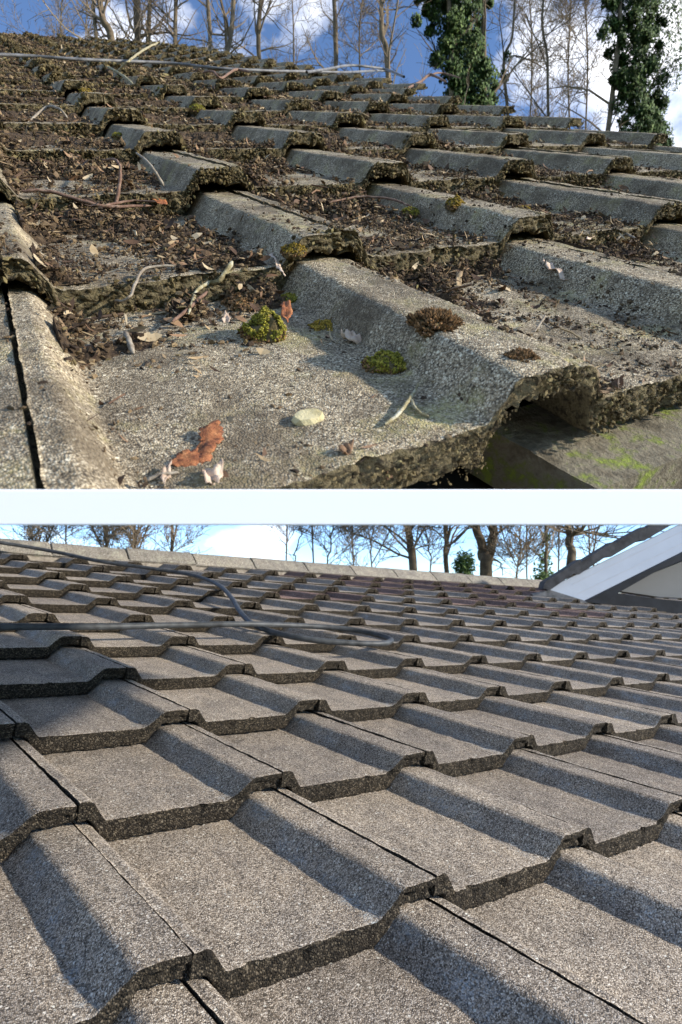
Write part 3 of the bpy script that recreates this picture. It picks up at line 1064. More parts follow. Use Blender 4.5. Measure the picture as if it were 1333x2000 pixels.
cushion(517, 662, 50, M['moss_green'], 'round yellow green moss cushion with a rusty flank in the middle of the near pan', hgt=1.0, seed=1, n=1500)
cushion(755, 722, 44, M['moss_green'], 'bright green moss cushion at the foot of the nearest roll', hgt=0.75, seed=2, n=1500)
cushion(570, 592, 27, M['moss_green'], 'small dark green moss tuft beside the brown clod near the nearest roll', hgt=0.6, seed=3, n=600)
cushion(630, 645, 30, M['moss_gold'], 'flat olive moss patch between the round cushion and the nearest roll', hgt=0.5, seed=4, n=700)
cushion(852, 640, 50, M['moss_brown'], 'spiky red brown moss tuft on top of the nearest roll', hgt=0.38, seed=5, spiky=2.4, n=900)
cushion(1022, 705, 36, M['moss_brown'], 'low greyish brown moss tuft near the front of the nearest roll', hgt=0.3, seed=6, spiky=2.0, n=600)
cushion(888, 418, 22, M['moss_gold'], 'golden moss cushion standing in the pan of the second course on the right', hgt=0.9, seed=7, n=700)
cushion(803, 416, 20, M['moss_green'], 'pale green moss clump among leaves left of the golden cushion', hgt=0.7, seed=8, n=500)
cushion(386, 219, 17, M['moss_green'], 'green moss ball on a roll in the upper left of the mossy roof', hgt=0.8, seed=9, n=400)
cushion(320, 190, 12, M['moss_green'], 'small green moss ball just above and left of another on the far left tiles', hgt=0.7, seed=10, n=300)
cushion(233, 270, 15, M['moss_green'], 'dark green moss clump on the riser in the upper left corner', hgt=0.7, seed=11, n=300)
cushion(168, 188, 14, M['moss_gold'], 'golden brown moss clump in the far upper left', hgt=0.8, seed=12, n=300)
cushion(80, 322, 18, M['moss_green'], 'mossy green clump at the far left edge of the mossy roof', hgt=0.6, seed=13, n=300)
cushion(480, 602, 46, M['moss_brown'], 'crumbly dark brown clod behind the round yellow green cushion', name='soil_clod', hgt=0.55, seed=14, spiky=0.7, n=900)
cushion(575, 465, 26, M['moss_gold'], 'golden green moss on the left shoulder of the second roll end', hgt=0.8, seed=15, n=600)
cushion(645, 458, 24, M['moss_gold'], 'dark olive moss hanging on the front of the second roll end', hgt=0.6, seed=16, n=500)
cushion(1092, 722, 22, M['moss_brown'], 'rusty moss patch on the front edge of the nearest roll', hgt=0.3, seed=17, n=400)
cushion(1018, 418, 24, M['moss_gold'], 'brown olive moss lump on the roll end at the right of the second course', hgt=0.6, seed=18, n=500)
cushion(563, 778, 11, M['moss_brown'], 'tiny dark crumb of moss standing alone in the near pan', hgt=0.9, seed=19, n=250)


# twigs -------------------------------------------------------------------
def lifted(px, py, lift):
    k, j, w = hit(FA, px, py)
    return FA.P(k, j, w + lift)


def twig(paths, mat, label, name='twig', cat='twig', group='twigs lying on the mossy roof'):
    """paths: list of [(px, py, width_px, lift m)...]"""
    root = None
    for i, path in enumerate(paths):
        pts, rad = [], []
        for (x, y, wd, lift) in path:
            P = lifted(x, y, lift + (0.007 if y < 700 else 0)); pts.append(P); rad.append(0.82 * wd * (CAM_ROT.T @ P)[2] / F / 2)
        n = 7
        PP = smooth_path(pts, n)
        RR = np.interp(np.linspace(0, len(pts) - 1, len(PP)), range(len(pts)), rad)
        RR = RR * np.array([1 + 0.18 * noise.noise(Vector((q * 1.7, i * 9.1, pts[0][0] * 40))) for q in range(len(RR))])
        PP = PP + np.array([[noise.noise(Vector((q * 0.9, s_, i + pts[0][0] * 33))) for s_ in (1.5, 7.5, 13.5)] for q in range(len(PP))]) * RR[:, None] * 0.5
        RR[0] *= 0.45; RR[-1] *= 0.35
        V, Q = tube_arrays([(PP, RR)], 8)
        if root is None:
            root = empty(name, tuple(pts[0]))
        V = V - np.array(root.location)
        link_mesh('stem' if i == 0 else 'side_shoot', mesh('stem', V, Q, mat), root)
    tag(root, label, cat, group)
    return root


c_ = 0.004
twig([[(751, 840, 9, c_), (780, 821, 10, .006), (800, 793, 9, .006), (816, 768, 6, .008)], [(799, 793, 8, .006), (814, 816, 8, .005), (838, 826, 6, c_)]], M['lichen_bark'], 'forked pale lichened twig in the near pan left of the roll front')
twig([[(457, 578, 12, .012), (432, 583, 12, .014), (410, 592, 9, .013), (386, 607, 9, .010), (371, 640, 7, .005)]], M['lichen_bark'], 'curved yellowish twig with a white lichen tip at the foot of the riser')
twig([[(408, 605, 8, .010), (372, 630, 8, .006), (340, 653, 8, .004)]], M['twig_red'], 'short pink barked twig under the curved lichened one')
twig([[(227, 614, 6, .006), (255, 600, 8, .009), (290, 592, 7, .011), (350, 584, 5, .012)]], M['twig_grey'], 'long thin pale grey twig against the near riser')
twig([[(250, 672, 14, .004), (262, 700, 15, .004)]], M['twig_grey'], 'stubby broken grey stick in the near pan by the left roll')
twig([[(54, 422, 7, .01), (112, 431, 8, .012), (208, 436, 8, .014), (300, 428, 6, .01)], [(208, 436, 6, .014), (262, 428, 5, .016), (310, 430, 4, .016)]], M['twig_red'], 'long reddish brown twig crossing the second pan from the left edge')
twig([[(206, 351, 4, .02), (225, 356, 6, .024), (240, 380, 6, .03), (245, 405, 7, .024), (230, 432, 9, .008)]], M['twig_red'], 'bent pinkish twig arching up in the left middle of the mossy roof')
twig([[(273, 350, 5, .03), (299, 375, 7, .026), (326, 407, 8, .008)], ], M['twig_grey'], 'straight pale grey stick leaning right of the bent pinkish twig')
twig([[(640, 420, 4, .01), (700, 414, 5, .014), (760, 418, 5, .014), (800, 428, 5, .01)]], M['twig_red'], 'red brown twig lying across the pan left of the golden moss')
twig([[(54, 245, 5, .01), (98, 236, 7, .02), (122, 244, 6, .02), (138, 258, 5, .01)]], M['twig_grey'], 'pale arched twig at the far left edge of the mossy roof')
twig([[(213, 154, 6, .03), (240, 170, 6, .03), (263, 182, 6, .02)], [(230, 162, 5, .03), (262, 152, 5, .05), (290, 138, 5, .07), (313, 117, 4, .09)]], M['lichen_bark'], 'green lichened forked branch near the far upper left')
twig([[(398, 158, 5, .03), (418, 168, 5, .03), (434, 175, 5, .03), (462, 158, 6, .04), (491, 161, 5, .03)]], M['twig_red'], 'kinked branch half green half red in the upper middle of the mossy roof')
twig([[(797, 180, 5, .02), (820, 172, 6, .03), (840, 166, 6, .04), (871, 177, 5, .02)], [(835, 167, 4, .04), (858, 162, 4, .05), (900, 166, 3, .04)]], M['twig_red'], 'pinkish curved branch by the right verge of the mossy roof')
twig([[(900, 520, 3, .006), (930, 512, 5, .009), (962, 508, 5, .006)]], M['twig_grey'], 'small whitish twig in the litter of the right near pan')
twig([[(1040, 668, 4, .002), (1052, 652, 6, .004), (1060, 640, 5, .004)], [(1052, 652, 4, .004), (1070, 664, 4, .003)]], M['twig_grey'], 'tiny white forked twig on the right near pan')
twig([[(1196, 486, 6, .006), (1218, 474, 7, .01), (1240, 470, 5, .006)]], M['twig_grey'], 'pale curled twig at the right edge below the third roll')
twig([[(286, 945, 9, .002), (320, 938, 10, .004), (352, 932, 6, .003)]], M['twig_grey'], 'short pale stick lying beside the big brown leaf')


# leaves -------------------------------------------------------------------
def leaf(poly, mat, label, curl=0.010, name='dead_leaf', lift=0.004, seed=1):
    P = [lifted(x, y, lift) for x, y in poly]
    c = np.mean(P, axis=0)
    root_rot = FA.rot
    bm = bmesh.new()
    loc = [Vector(rotA @ (p - c)) for p in P]
    vs = [bm.verts.new(v_) for v_ in loc]
    f_ = bm.faces.new(vs)
    bmesh.ops.triangulate(bm, faces=[f_])
    bmesh.ops.subdivide_edges(bm, edges=bm.edges[:], cuts=5, use_grid_fill=True)
    bmesh.ops.triangulate(bm, faces=bm.faces[:])
    R_ = max(v_.length for v_ in loc)
    for v_ in bm.verts:
        q = v_.co / R_
        v_.co.z = curl * (q.x * q.x * 0.8 + q.y * 0.35) + noise.noise(q * 2.2 + Vector((seed, 0, 0))) * curl * 0.8 + noise.noise(q * 7 + Vector((seed, 0, 0))) * curl * 0.18
        if v_.is_boundary:
            v_.co.x += noise.noise(q * 11 + Vector((0, seed, 0))) * R_ * 0.09
            v_.co.y += noise.noise(q * 11 + Vector((4, seed, 0))) * R_ * 0.09
        v_.co.z -= abs(q.x - q.y) * 0.0  + (0.0012 if abs(q.x - 0.5 * q.y) < 0.05 else 0)
    me = bpy.data.meshes.new(name); bm.to_mesh(me); bm.free(); me.materials.append(mat)
    me.polygons.foreach_set('use_smooth', [True] * len(me.polygons))
    o = link_mesh(name, me)
    o.matrix_world = Matrix.Translation(c) @ FA.rot.to_4x4()
    sd = o.modifiers.new('thick', 'SOLIDIFY'); sd.thickness = 0.0005
    tag(o, label, 'leaf', 'dead leaves on the mossy roof')
    return o


Z3 = lambda pts: [(40 + x * .48, 480 + y * .48) for x, y in pts]
Z4 = lambda pts: [(660 + x * .48, 480 + y * .48) for x, y in pts]
leaf(Z3([(608, 900), (650, 868), (700, 858), (730, 838), (735, 785), (765, 770), (805, 762), (828, 785), (822, 820), (798, 850), (780, 885), (745, 905), (700, 938), (660, 925)]), M['brown_leaf'], 'big two lobed orange brown leaf at the front of the near pan', 0.0035, seed=3)
leaf(Z3([(742, 955), (770, 935), (800, 930), (832, 935), (820, 970), (790, 985), (760, 990)]), M['pale_leaf'], 'pale curled leaf scrap right of the big brown leaf', 0.006, seed=5)
leaf(Z3([(575, 970), (598, 925), (622, 915), (612, 955), (590, 985)]), M['pale_leaf'], 'small upright tan leaf left of the pale curled scrap', 0.004, seed=6)
leaf(Z3([(1060, 300), (1095, 290), (1110, 325), (1085, 345), (1065, 340)]), M['brown_leaf'], 'reddish leaf tucked behind the round yellow green cushion', 0.006, seed=7, lift=0.012)
leaf(Z3([(820, 320), (838, 295), (860, 315), (840, 340)]), M['pale_leaf'], 'pinkish leaf scrap below the brown clod', 0.005, seed=8)
leaf(Z4([(10, 410), (35, 385), (65, 372), (112, 400), (95, 412), (50, 415)]), M['pale_leaf'], 'tan crumpled leaf between the flat moss patch and the bright green cushion', 0.008, seed=9)
leaf(Z4([(820, 108), (860, 112), (920, 125), (945, 138), (890, 140), (840, 128)]), M['pale_leaf'], 'long folded grey leaf at the back of the right near pan', 0.008, seed=10, lift=0.008)
leaf(Z4([(478, 150), (500, 150), (503, 195), (478, 188)]), M['flake'], 'upright square brown leaf scrap in the right near pan', 0.004, seed=11, lift=0.008)
leaf(Z4([(0, 855), (30, 838), (62, 840), (55, 862), (20, 872)]), M['flake'], 'pinkish brown leaf near the lower edge left of the roll front', 0.004, seed=12)
leaf(Z4([(195, 915), (215, 905), (232, 920), (215, 948), (200, 940)]), M['flake'], 'rusty brown leaf scrap near the front lip of the near tile', 0.003, seed=13)
leaf([(522, 500), (533, 492), (552, 520), (560, 545), (545, 530)], M['pale_leaf'], 'pale strip of leaf hanging at the second roll end', 0.006, seed=14, lift=0.01)
leaf([(290, 402), (318, 396), (330, 404), (312, 412)], M['brown_leaf'], 'orange leaf under the straight grey stick', 0.005, seed=15, lift=0.008)
leaf([(1144, 470), (1152, 455), (1164, 470), (1156, 488)], M['pale_leaf'], 'cream leaf standing in the gap right of the third roll', 0.005, seed=16, lift=0.008)

# stone chip
pc = lifted(603, 826, 0.003)
bm = bmesh.new(); bmesh.ops.create_icosphere(bm, subdivisions=2, radius=0.0095)
for v_ in bm.verts:
    v_.co += v_.co.normalized() * noise.noise(v_.co * 220) * 0.0022
    v_.co = Vector((v_.co.x * 1.15, v_.co.y * 0.8, max(-0.003, min(0.0035, v_.co.z * 0.7))))
me = bpy.data.meshes.new('stone_chip'); bm.to_mesh(me); bm.free(); me.materials.append(M['chip'])
o = link_mesh('stone_chip', me); o.matrix_world = Matrix.Translation(pc) @ FA.rot.to_4x4()
tag(o, 'flat pale yellow stone chip lying alone in the near pan', 'stone')


# ------------------------------------------------------------------ timber plank under the eaves (lower right of the upper picture)
wl = -T - 0.012
def plane_pt(x, y, w):
    k, j, t = FA.kj(x, y, w)
    return ray(x, y) * t
a0 = plane_pt(1000, 862, wl)
a1 = plane_pt(1172, 957, wl)
dirf = (a1 - a0); 
a1 = a0 + dirf * 0.995
side = FA.U / W * 0.62
back = a0 - dirf * 0.5
top4 = [back, a1, a1 + side, back + side]
down = -FA.n * 0.045
nx_, ny_ = 40, 30
vs, fs = [], []
for i in range(nx_ + 1):
    for k_ in range(ny_ + 1):
        p = back + (a1 - back) * (i / nx_) + side * (k_ / ny_)
        q = Vector(p * 30)
        vs.append(p + FA.n * (noise.noise(q) * 0.0014 + noise.noise(q * 5) * 0.0007))
for i in range(nx_):
    for k_ in range(ny_):
        a = i * (ny_ + 1) + k_
        fs.append((a, a + ny_ + 1, a + ny_ + 2, a + 1))
ring = [i * (ny_ + 1) for i in range(nx_ + 1)] + [nx_ * (ny_ + 1) + k_ for k_ in range(1, ny_ + 1)] + [i * (ny_ + 1) + ny_ for i in range(nx_ - 1, -1, -1)] + [k_ for k_ in range(ny_ - 1, 0, -1)]
b0 = len(vs)
for r_ in ring: vs.append(vs[r_] + down)
for i in range(len(ring)):
    i2 = (i + 1) % len(ring)
    fs.append((ring[i], ring[i2], b0 + i2, b0 + i))
fs.append(tuple(b0 + i for i in range(len(ring))))
me = mesh('timber_plank', vs, fs, M['plank'], False)
bm = bmesh.new(); bm.from_mesh(me)
bmesh.ops.bisect_plane(bm, geom=bm.verts[:] + bm.edges[:] + bm.faces[:], plane_co=(0, 0, 0), plane_no=Vector(cut_n), clear_outer=True)
bm.to_mesh(me); bm.free()
o = link_mesh('timber_plank', me)
tag(o, 'weathered plank stained with green moss under the front edge of the mossy tiles', 'plank')


# ------------------------------------------------------------------ hoses
def hose(fr, pts, radius, mat, label, name, lift_f=None):
    P = []
    for x, y, lift in pts:
        k, j, t = fr.kj(x, y, H + radius + lift)
        P.append(ray(x, y) * t)
    PP = smooth_path(P, 10)
    V, Q = tube_arrays([(PP, np.full(len(PP), radius))], 14)
    root_loc = P[0]
    o = link_mesh(name, mesh(name, V - root_loc, Q, mat)); o.location = tuple(root_loc)
    tag(o, label, 'hose')
    return o


hose(FB, [(-60, 1226, 0), (54, 1224, 0), (200, 1224, .002), (350, 1221, .004), (480, 1219, .012), (560, 1221, .004), (640, 1225, 0), (700, 1232, 0), (745, 1242, 0), (765, 1251, 0), (745, 1257, 0), (690, 1256, 0),
          (620, 1251, 0), (560, 1241, 0), (515, 1228, -.004), (488, 1214, -.006), (468, 1192, -.004), (455, 1170, 0), (435, 1148, 0), (405, 1132, 0), (355, 1119, 0), (280, 1108, 0), (200, 1097, 0), (120, 1080, .01), (54, 1068, .02), (-60, 1050, .04)],
     0.0095, M['hose_dark'], 'dark grey rubber hose looped over the clean tiled roof', 'rubber_hose')
hose(FA, [(-60, 104, .0), (54, 109, .0), (160, 116, .0), (328, 123, 0), (424, 133, 0), (520, 138, 0), (616, 140, 0), (680, 141, 0), (740, 138, 0), (770, 140, 0)], 0.0062, M['hose_pale'], 'long grey cable stretched across the far end of the mossy roof', 'cable')
hose(FA, [(600, 141, .0), (640, 135, .01), (680, 128, .02), (717, 130, .02), (756, 136, .01), (790, 150, 0)], 0.007, M['hose_pale'], 'short pale cable arching above the long one near the mossy roof verge', 'cable')

# ------------------------------------------------------------------ neighbouring gable at the right of roof B
GD = 5.1
gable = empty('neighbour_gable', tuple(at_depth(1200, 1180, GD)))
tag(gable, 'gable end with white bargeboard and dark slates at the right of the clean roof', 'gable')
gl = np.array(gable.location)


def prism(name, poly, y0, th, mat, parent, base):
    """poly: photo pixels on the plane Y = y0, pushed back by th"""
    fr_ = [at_depth(x, y, y0) for x, y in poly]
    bk = [p + np.array([0.0, th, 0.0]) for p in fr_]
    n = len(poly)
    vs = [p - base for p in fr_ + bk]
    fs = [tuple(range(n)), tuple(range(2 * n - 1, n - 1, -1))] + [(i, n + i, n + (i + 1) % n, (i + 1) % n) for i in range(n)]
    bm = bmesh.new(); bv_ = [bm.verts.new(v_) for v_ in vs]
    for f_ in fs: bm.faces.new([bv_[i] for i in f_])
    bmesh.ops.recalc_face_normals(bm, faces=bm.faces[:])
    me = bpy.data.meshes.new(name); bm.to_mesh(me); bm.free(); me.materials.append(mat)
    return link_mesh(name, me, parent)


bb = prism('bargeboard', [(1066, 1158), (1075, 1148), (1420, 980), (1420, 1034), (1140, 1174), (1084, 1172)], GD, 0.03, M['white_board'], gable, gl)
for dy in (14, 38):
    prism('board_groove', [(1120, 1128 + dy - 2), (1420, 981 + dy), (1420, 982.6 + dy), (1120, 1129.6 + dy - 2)], GD - 0.002, 0.004, M['slate_pale'], bb, gl)
sl = [((1062, 1142), (1135, 1096)), ((1118, 1112), (1200, 1062)), ((1180, 1078), (1262, 1032)), ((1246, 1046), (1330, 1000)), ((1316, 1012), (1430, 955))]
for i, ((x0, y0), (x1, y1)) in enumerate(sl):
    th_ = 20
    prism('slate', [(x0, y0 + 8), (x0 + 4, y0 - 6), (x0 + 40, y0 - 28), (x1, y1 - 4), (x1 + 2, y1 + th_ - 6), (x0 + 14, y0 + th_ - 10)], GD - 0.06 + 0.012 * i, 0.14, M['slate'], gable, gl)
prism('soffit_shadow', [(1142, 1176), (1420, 1037), (1420, 1056), (1279, 1118), (1212, 1156), (1180, 1180)], GD + 0.02, 0.4, M['black'], gable, gl)  # black strip paints the shadow below the bargeboard
prism('wall', [(1196, 1152), (1240, 1134), (1420, 1062), (1420, 1172), (1290, 1166)], GD + 0.25, 0.2, M['cream'], gable, gl)
prism('flashing', [(1120, 1178), (1150, 1172), (1200, 1158), (1290, 1170), (1440, 1185), (1440, 1215), (1290, 1203), (1200, 1192)], GD + 0.15, 0.06, M['black'], gable, gl)
prism('lead_flashing', [(1040, 1160), (1075, 1152), (1140, 1172), (1150, 1178), (1090, 1176), (1045, 1168)], GD - 0.03, 0.05, M['hose_pale'], gable, gl)


# ------------------------------------------------------------------ trees
def branchlets(P, Rd, level, out, rr, dens_, up=0.35, maxlen=3.0):
    """children of one chain"""
    L = np.linalg.norm(np.diff(P, axis=0), axis=1).sum()
    n = int(L * dens_)
    for _ in range(n):
        t = rr.uniform(0.08, 1.0) * (len(P) - 1)
        i = min(int(t), len(P) - 2); f_ = t - i
        p = P[i] * (1 - f_) + P[i + 1] * f_
        r0 = (Rd[i] * (1 - f_) + Rd[i + 1] * f_)
        d = P[i + 1] - P[i]; d /= np.linalg.norm(d)
        a = np.array([rr.gauss(0, 1), rr.gauss(0, 1), rr.gauss(0, 0.5)])
        a -= a @ d * d; a /= np.linalg.norm(a)
        v_ = d * rr.uniform(0.25, 0.8) + a * rr.uniform(0.6, 1.0) + np.array([0, 0, up * rr.uniform(0.2, 1.6)])
        v_ /= np.linalg.norm(v_)
        ln = maxlen * rr.uniform(0.35, 1.0)
        m = 6 if level > 1 else 4
        q = [p]; dd = v_.copy()
        for s_ in range(m):
            dd = dd + np.array([rr.gauss(0, 0.16), rr.gauss(0, 0.16), rr.gauss(0.03, 0.14)])
            dd /= np.linalg.norm(dd)
            q.append(q[-1] + dd * ln / m)
        q = np.array(q)
        r1 = min(r0 * 0.6, 0.014 + ln * 0.009) if level > 1 else max(0.005, min(r0 * 0.5, 0.007))
        rd = np.linspace(r1, max(0.0035, r1 * 0.3), m + 1)
        out.append((q, rd))
        if level > 1:
            branchlets(q, rd, level - 1, out, rr, dens_ * 1.55 if level == 3 else dens_ * 1.5, up, ln * 0.5)


def tree(stems, D, label, name='bare_tree', seed=1, dens_=2.2, maxlen=2.8, levels=3, ivy=None, cat='tree', group='bare trees behind the roofs', ground=-4.0):
    """stems: list of [(px, py, width_px)...] from low to high on the plane Y = D; the first one is rooted in the ground"""
    rr = random.Random(seed)
    tr_ch, br = [], []
    base = None
    for i, st in enumerate(stems):
        pts, rad = [], []
        for n_, (x, y, wd) in enumerate(st):
            p = at_depth(x, y, D + 0.3 * math.sin(i * 2.1 + n_ * 0.9))
            pts.append(p); rad.append(max(0.012, wd * D / F / 2 * 0.74))
        if i == 0:
            p0 = pts[0].copy(); foot = np.array([p0[0], p0[1], ground - 0.1])
            base = foot.copy(); base[2] = ground
            pts = [foot, np.array([p0[0], p0[1], ground + 1.2])] + pts; rad = [rad[0] * 1.5, rad[0] * 1.05] + rad
        PP = smooth_path(pts, 6)
        RR = np.interp(np.linspace(0, len(pts) - 1, len(PP)), range(len(pts)), rad)
        PP = PP + np.array([[noise.noise(Vector((q * 0.37, s_, seed + i))) for s_ in (1.5, 7.5, 13.5)] for q in range(len(PP))]) * 0.055 * np.minimum(1, np.arange(len(PP)) / 8)[:, None]
        tr_ch.append((PP, RR))
        lo = 10 if i == 0 else 1
        branchlets(PP[lo:], RR[lo:], levels, br, rr, dens_, 0.35, maxlen)
    root = empty(name, tuple(base))
    V, Q = tube_arrays(tr_ch, 9)
    link_mesh('trunk', mesh('trunk', V - base, Q, M['bark']), root)
    V, Q = tube_arrays(br, 3)
    link_mesh('crown', mesh('crown', V - base, Q, M['twigs'], False), root)
    if ivy:
        Vs, Fs = [], []
        for (x, y, rad, n) in ivy:
            c = at_depth(x, y, D + rr.uniform(-0.5, 0.5))
            for _ in range(n):
                d = np.array([rr.gauss(0, 1), rr.gauss(0, 1), rr.gauss(0, 1)]); d /= np.linalg.norm(d)
                rad3 = rad * D / F
                q = c + d * rad3 * (rr.random() ** 0.38) * (1 + 0.35 * noise.noise(Vector(d * 2.0) + Vector((x, y, 0)))) * np.array([1, 0.9, 1.25])
                s_ = rr.uniform(0.022, 0.05)
                a = Vector((rr.gauss(0, 1), rr.gauss(0, 1), rr.gauss(0, 1))).normalized(); b_ = a.orthogonal().normalized()
                b0 = len(Vs)
                for (u_, w_) in ((-1, 0), (0, -0.8), (1.2, 0), (0, 0.8)):
                    Vs.append(q - base + np.array(a * u_ * s_ + b_ * w_ * s_))
                Fs.append((b0, b0 + 1, b0 + 2, b0 + 3))
        link_mesh('ivy', mesh('ivy', np.array(Vs), np.array(Fs), M['ivy'], False), root)
    tag(root, label, cat, group)
    return root


TD = 14.0


def ivy_blobs(prof, seed):
    """many small overlapping clumps up a trunk: (height px, centre px, half width px)"""
    rr = random.Random(seed)
    out = []
    ys, xs_, ws = zip(*prof)
    y = ys[0]
    while y < ys[-1]:
        c, w = np.interp(y, ys, xs_), np.interp(y, ys, ws)
        for _ in range(7):
            o_ = rr.uniform(-1, 1)
            out.append((c + o_ * w * rr.uniform(0.6, 1.3), y + rr.uniform(-9, 9), rr.uniform(10, 26) * (1.2 - 0.5 * abs(o_)), int(rr.uniform(170, 400))))
        y += 15
    return out


tree([[(208, 1100, 10), (206, 900, 10), (214, 600, 11), (222, 300, 14), (216, 80, 22), (196, 20, 18), (180, -120, 8)],
      [(214, 500, 10), (200, 250, 10), (188, 60, 11), (180, -80, 6)]], TD, 'bare tree with a thick curved stem, leftmost behind the mossy roof', seed=1)
tree([[(266, 1100, 8), (262, 900, 10), (264, 500, 12), (266, 150, 18), (268, 30, 20), (262, -140, 8)],
      [(264, 500, 9), (284, 260, 12), (291, 60, 14), (296, -100, 6)]], TD + 1.2, 'bare tree with two close upright stems left of the middle', seed=2)
tree([[(335, 1100, 7), (338, 900, 10), (342, 500, 11), (343, 60, 12), (346, -120, 5)],
      [(341, 760, 8), (375, 480, 9), (405, 200, 10), (408, 30, 12), (404, -100, 6)],
      [(395, 350, 8), (432, 180, 10), (452, 60, 14), (462, -90, 8)], [(440, 140, 8), (442, 60, 10), (420, -80, 6)]], TD + 0.5, 'bare tree forking into several stems above the mossy ridge', seed=3)
tree([[(612, 1110, 4), (600, 900, 7), (560, 500, 9), (515, 180, 12), (507, 50, 14), (512, -120, 6)],
      [(590, 800, 7), (630, 500, 9), (652, 200, 12), (655, 60, 14), (648, -100, 8)]], TD + 1.8, 'slender bare tree with two spreading stems behind the middle of both roofs', seed=4, dens_=1.2)
tree([[(806, 1120, 22), (800, 1060, 20), (796, 960, 16), (780, 500, 14), (760, 140, 16), (748, 60, 15), (744, -100, 8)]], TD - 1.0, 'bare tree with a dark bent trunk rising right of the middle', seed=5)
tree([[(872, 1120, 13), (872, 1040, 13), (875, 900, 13), (880, 500, 11), (886, 180, 11), (885, 40, 10), (884, -100, 6)],
      [(876, 700, 9), (905, 400, 9), (912, 170, 11), (920, 90, 9), (916, -60, 6)]], TD, 'thin straight bare tree with two stems in front of the ivy', seed=6, dens_=1.3)
tree([[(950, 1125, 34), (944, 1080, 26), (932, 1020, 22), (915, 900, 20), (895, 500, 18), (880, 100, 16), (878, -120, 10)],
      [(954, 1100, 24), (962, 1050, 24), (962, 960, 20), (955, 500, 16), (945, 100, 14), (948, -100, 8)]], TD - 0.6, 'thick forked tree whose upper stems are wrapped in a broad mass of ivy', name='ivy_clad_tree', seed=7, dens_=1.2,
     ivy=ivy_blobs([(-160, 880, 95), (20, 880, 62), (90, 900, 56), (165, 912, 46), (300, 915, 45), (430, 905, 25)], 7))
tree([[(1066, 1130, 9), (1066, 1040, 9), (1060, 900, 9), (1020, 500, 9), (985, 160, 9), (1000, 70, 7), (1010, -60, 5)],
      [(1062, 800, 7), (1065, 500, 7), (1072, 200, 8), (1062, 50, 7), (1060, -60, 5)]], TD + 0.8, 'slim tree with creeper on its lower trunk between the forked tree and the gable', seed=8, dens_=1.7,
     ivy=[(1066, 1050, 10, 90), (1064, 1090, 14, 140), (1062, 1120, 22, 260), (985, 150, 12, 160), (992, 110, 10, 120)])
tree([[(1118, 1130, 26), (1114, 1060, 20), (1112, 1030, 18), (1120, 900, 16), (1160, 500, 14), (1205, 120, 14), (1215, -80, 8)],
      [(1114, 1050, 10), (1128, 1036, 10), (1145, 1010, 9), (1180, 800, 9), (1240, 400, 9), (1262, 100, 9), (1270, -80, 6)]], TD - 0.3, 'bare lower trunk beside the gable with ivy over its top at the far right', name='ivy_clad_tree', seed=9, dens_=1.5,
     ivy=ivy_blobs([(-160, 1250, 90), (20, 1240, 52), (90, 1235, 50), (170, 1245, 46), (240, 1262, 44), (400, 1255, 25)], 9) + [(1320, 120, 50, 1400), (1310, 30, 45, 1400)])
for n_, (x0, x1, lab) in enumerate([(690, 704, 'very slender pale bare tree just left of the dark bent trunk'), (1030, 1040, 'very slender bare tree in the twiggy gap between the two ivy masses'), (1092, 1110, 'slender leaning bare tree left of the right hand ivy mass'), (1150, 1150, 'slender bare tree touching the right hand ivy mass'), (130, 120, 'very slender bare tree at the upper left corner'), (560, 575, 'very slender bare tree beside the end of the mossy ridge')]):
    tree([[(x0, 1120, 4), (x0 + 2, 900, 5), ((x0 + x1) / 2 + 12 * (-1) ** n_, 500, 5), (x1, 120, 5), (x1 + 9 * (-1) ** n_, -60, 3)]], 15.5 + n_ * 0.5, lab, name='slender_tree', seed=40 + n_, dens_=4.5, maxlen=2.2)
# lower trees seen just above the ridge of roof B
tree([[(70, 1120, 5), (80, 1060, 4), (95, 960, 3), (100, 860, 2)], [(75, 1090, 3), (110, 1020, 3), (140, 930, 2)]], 11, 'small twiggy bare tree above the left end of the clean ridge', name='small_bare_tree', seed=21, dens_=7.5, maxlen=1.5)
tree([[(215, 1130, 5), (208, 1060, 5), (196, 960, 4), (190, 860, 2)], [(212, 1095, 4), (180, 1030, 3), (150, 950, 2)]], 11, 'small bare tree with crossing twigs, second from the left above the clean ridge', name='small_bare_tree', seed=22, dens_=7.5, maxlen=1.5)
tree([[(262, 1130, 6), (264, 1060, 6), (266, 960, 5), (270, 860, 2)], [(266, 1085, 5), (290, 1035, 4), (320, 950, 3)]], 10.5, 'dark stemmed small bare tree left of the open sky', name='small_bare_tree', seed=23, dens_=7.5, maxlen=1.4)
tree([[(335, 1130, 5), (342, 1070, 4), (352, 1000, 3), (360, 900, 2)]], 11, 'thin spreading bare tree at the left edge of the open sky', name='small_bare_tree', seed=24, dens_=7.5, maxlen=1.2)
tree([[(578, 1130, 3), (580, 1080, 2.5), (588, 1050, 2), (592, 1035, 2)]], 12, 'tiny bare treetop in the middle of the sky above the clean ridge', name='small_bare_tree', seed=25, dens_=4.0, maxlen=0.7, levels=2)
tree([[(640, 1130, 4), (645, 1070, 4), (655, 1010, 3), (660, 930, 2)]], 12, 'pale bare tree right of the tiny treetop', name='small_bare_tree', seed=26, dens_=7.5, maxlen=1.5)
tree([[(730, 1140, 4), (726, 1070, 4), (715, 1010, 3), (700, 900, 2)], [(728, 1100, 3), (760, 1040, 3), (775, 980, 2)]], 12, 'pale bare tree left of the dark bent trunk', name='small_bare_tree', seed=27, dens_=7.5, maxlen=1.6)
tree([[(845, 1140, 4), (840, 1070, 4), (832, 1010, 3), (830, 900, 2)]], 12.5, 'twiggy undergrowth tree between the dark bent trunk and the thin straight one', name='small_bare_tree', seed=28, dens_=7.5, maxlen=1.5)
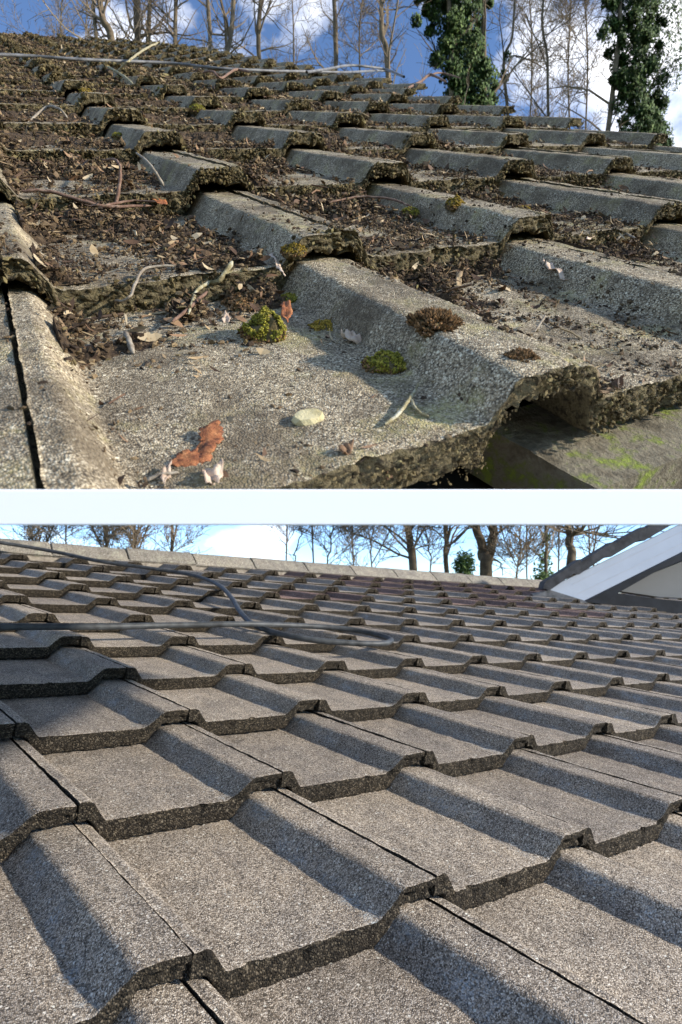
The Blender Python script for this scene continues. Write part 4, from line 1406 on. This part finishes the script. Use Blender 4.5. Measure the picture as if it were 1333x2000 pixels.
tree([[(1010, 1150, 4), (1015, 1080, 4), (1022, 1010, 3), (1030, 900, 2)], [(1012, 1110, 3), (990, 1060, 3), (975, 1000, 2)]], 12.5, 'twiggy small tree right of the thick forked tree', name='small_bare_tree', seed=29, dens_=7.5, maxlen=1.6)
tree([[(1160, 1150, 5), (1166, 1060, 5), (1175, 1010, 4), (1200, 900, 2)]], 12.5, 'small bare tree partly behind the slates of the gable', name='small_bare_tree', seed=30, dens_=3.0, maxlen=1.5)


def bush(px, py, rpx, D, label, seed):
    rr = random.Random(seed)
    c = at_depth(px, py, D); r = rpx * D / F
    base = np.array([c[0], c[1], -4.0])
    root = empty('evergreen_bush', tuple(base))
    V, Q = tube_arrays([(np.array([base, base * 0.5 + c * 0.5, c]), np.array([0.06, 0.05, 0.02]))], 7)
    link_mesh('stem', mesh('stem', V - base, Q, M['bark']), root)
    Vs, Fs = [], []
    for _ in range(1500):
        d = np.array([rr.gauss(0, 1), rr.gauss(0, 1), rr.gauss(0, 1)]); d /= np.linalg.norm(d)
        q = c + d * r * (rr.random() ** 0.4) * (1 + 0.9 * noise.noise(Vector(d * 3) + Vector((seed, 0, 0)))) * np.array([1, 1, 1.0])
        if rr.random() < 0.7: q[2] -= rr.random() * r * 1.6
        s_ = rr.uniform(0.02, 0.06)
        a = Vector((rr.gauss(0, 1), rr.gauss(0, 1), rr.gauss(0.6, 0.8))).normalized(); b_ = a.orthogonal().normalized()
        b0 = len(Vs)
        for (u_, w_) in ((-1, 0), (0, -0.35), (1.4, 0), (0, 0.35)):
            Vs.append(q - base + np.array(a * u_ * s_ + b_ * w_ * s_))
        Fs.append((b0, b0 + 1, b0 + 2, b0 + 3))
    link_mesh('foliage', mesh('foliage', np.array(Vs), np.array(Fs), M['ivy'], False), root)
    tag(root, label, 'bush')


bush(908, 1096, 20, 13, 'dark evergreen bush between the thin straight tree and the thick forked tree', 1)
bush(1062, 1134, 15, 13.5, 'low green brown bush at the foot of the creeper clad slim tree', 2)
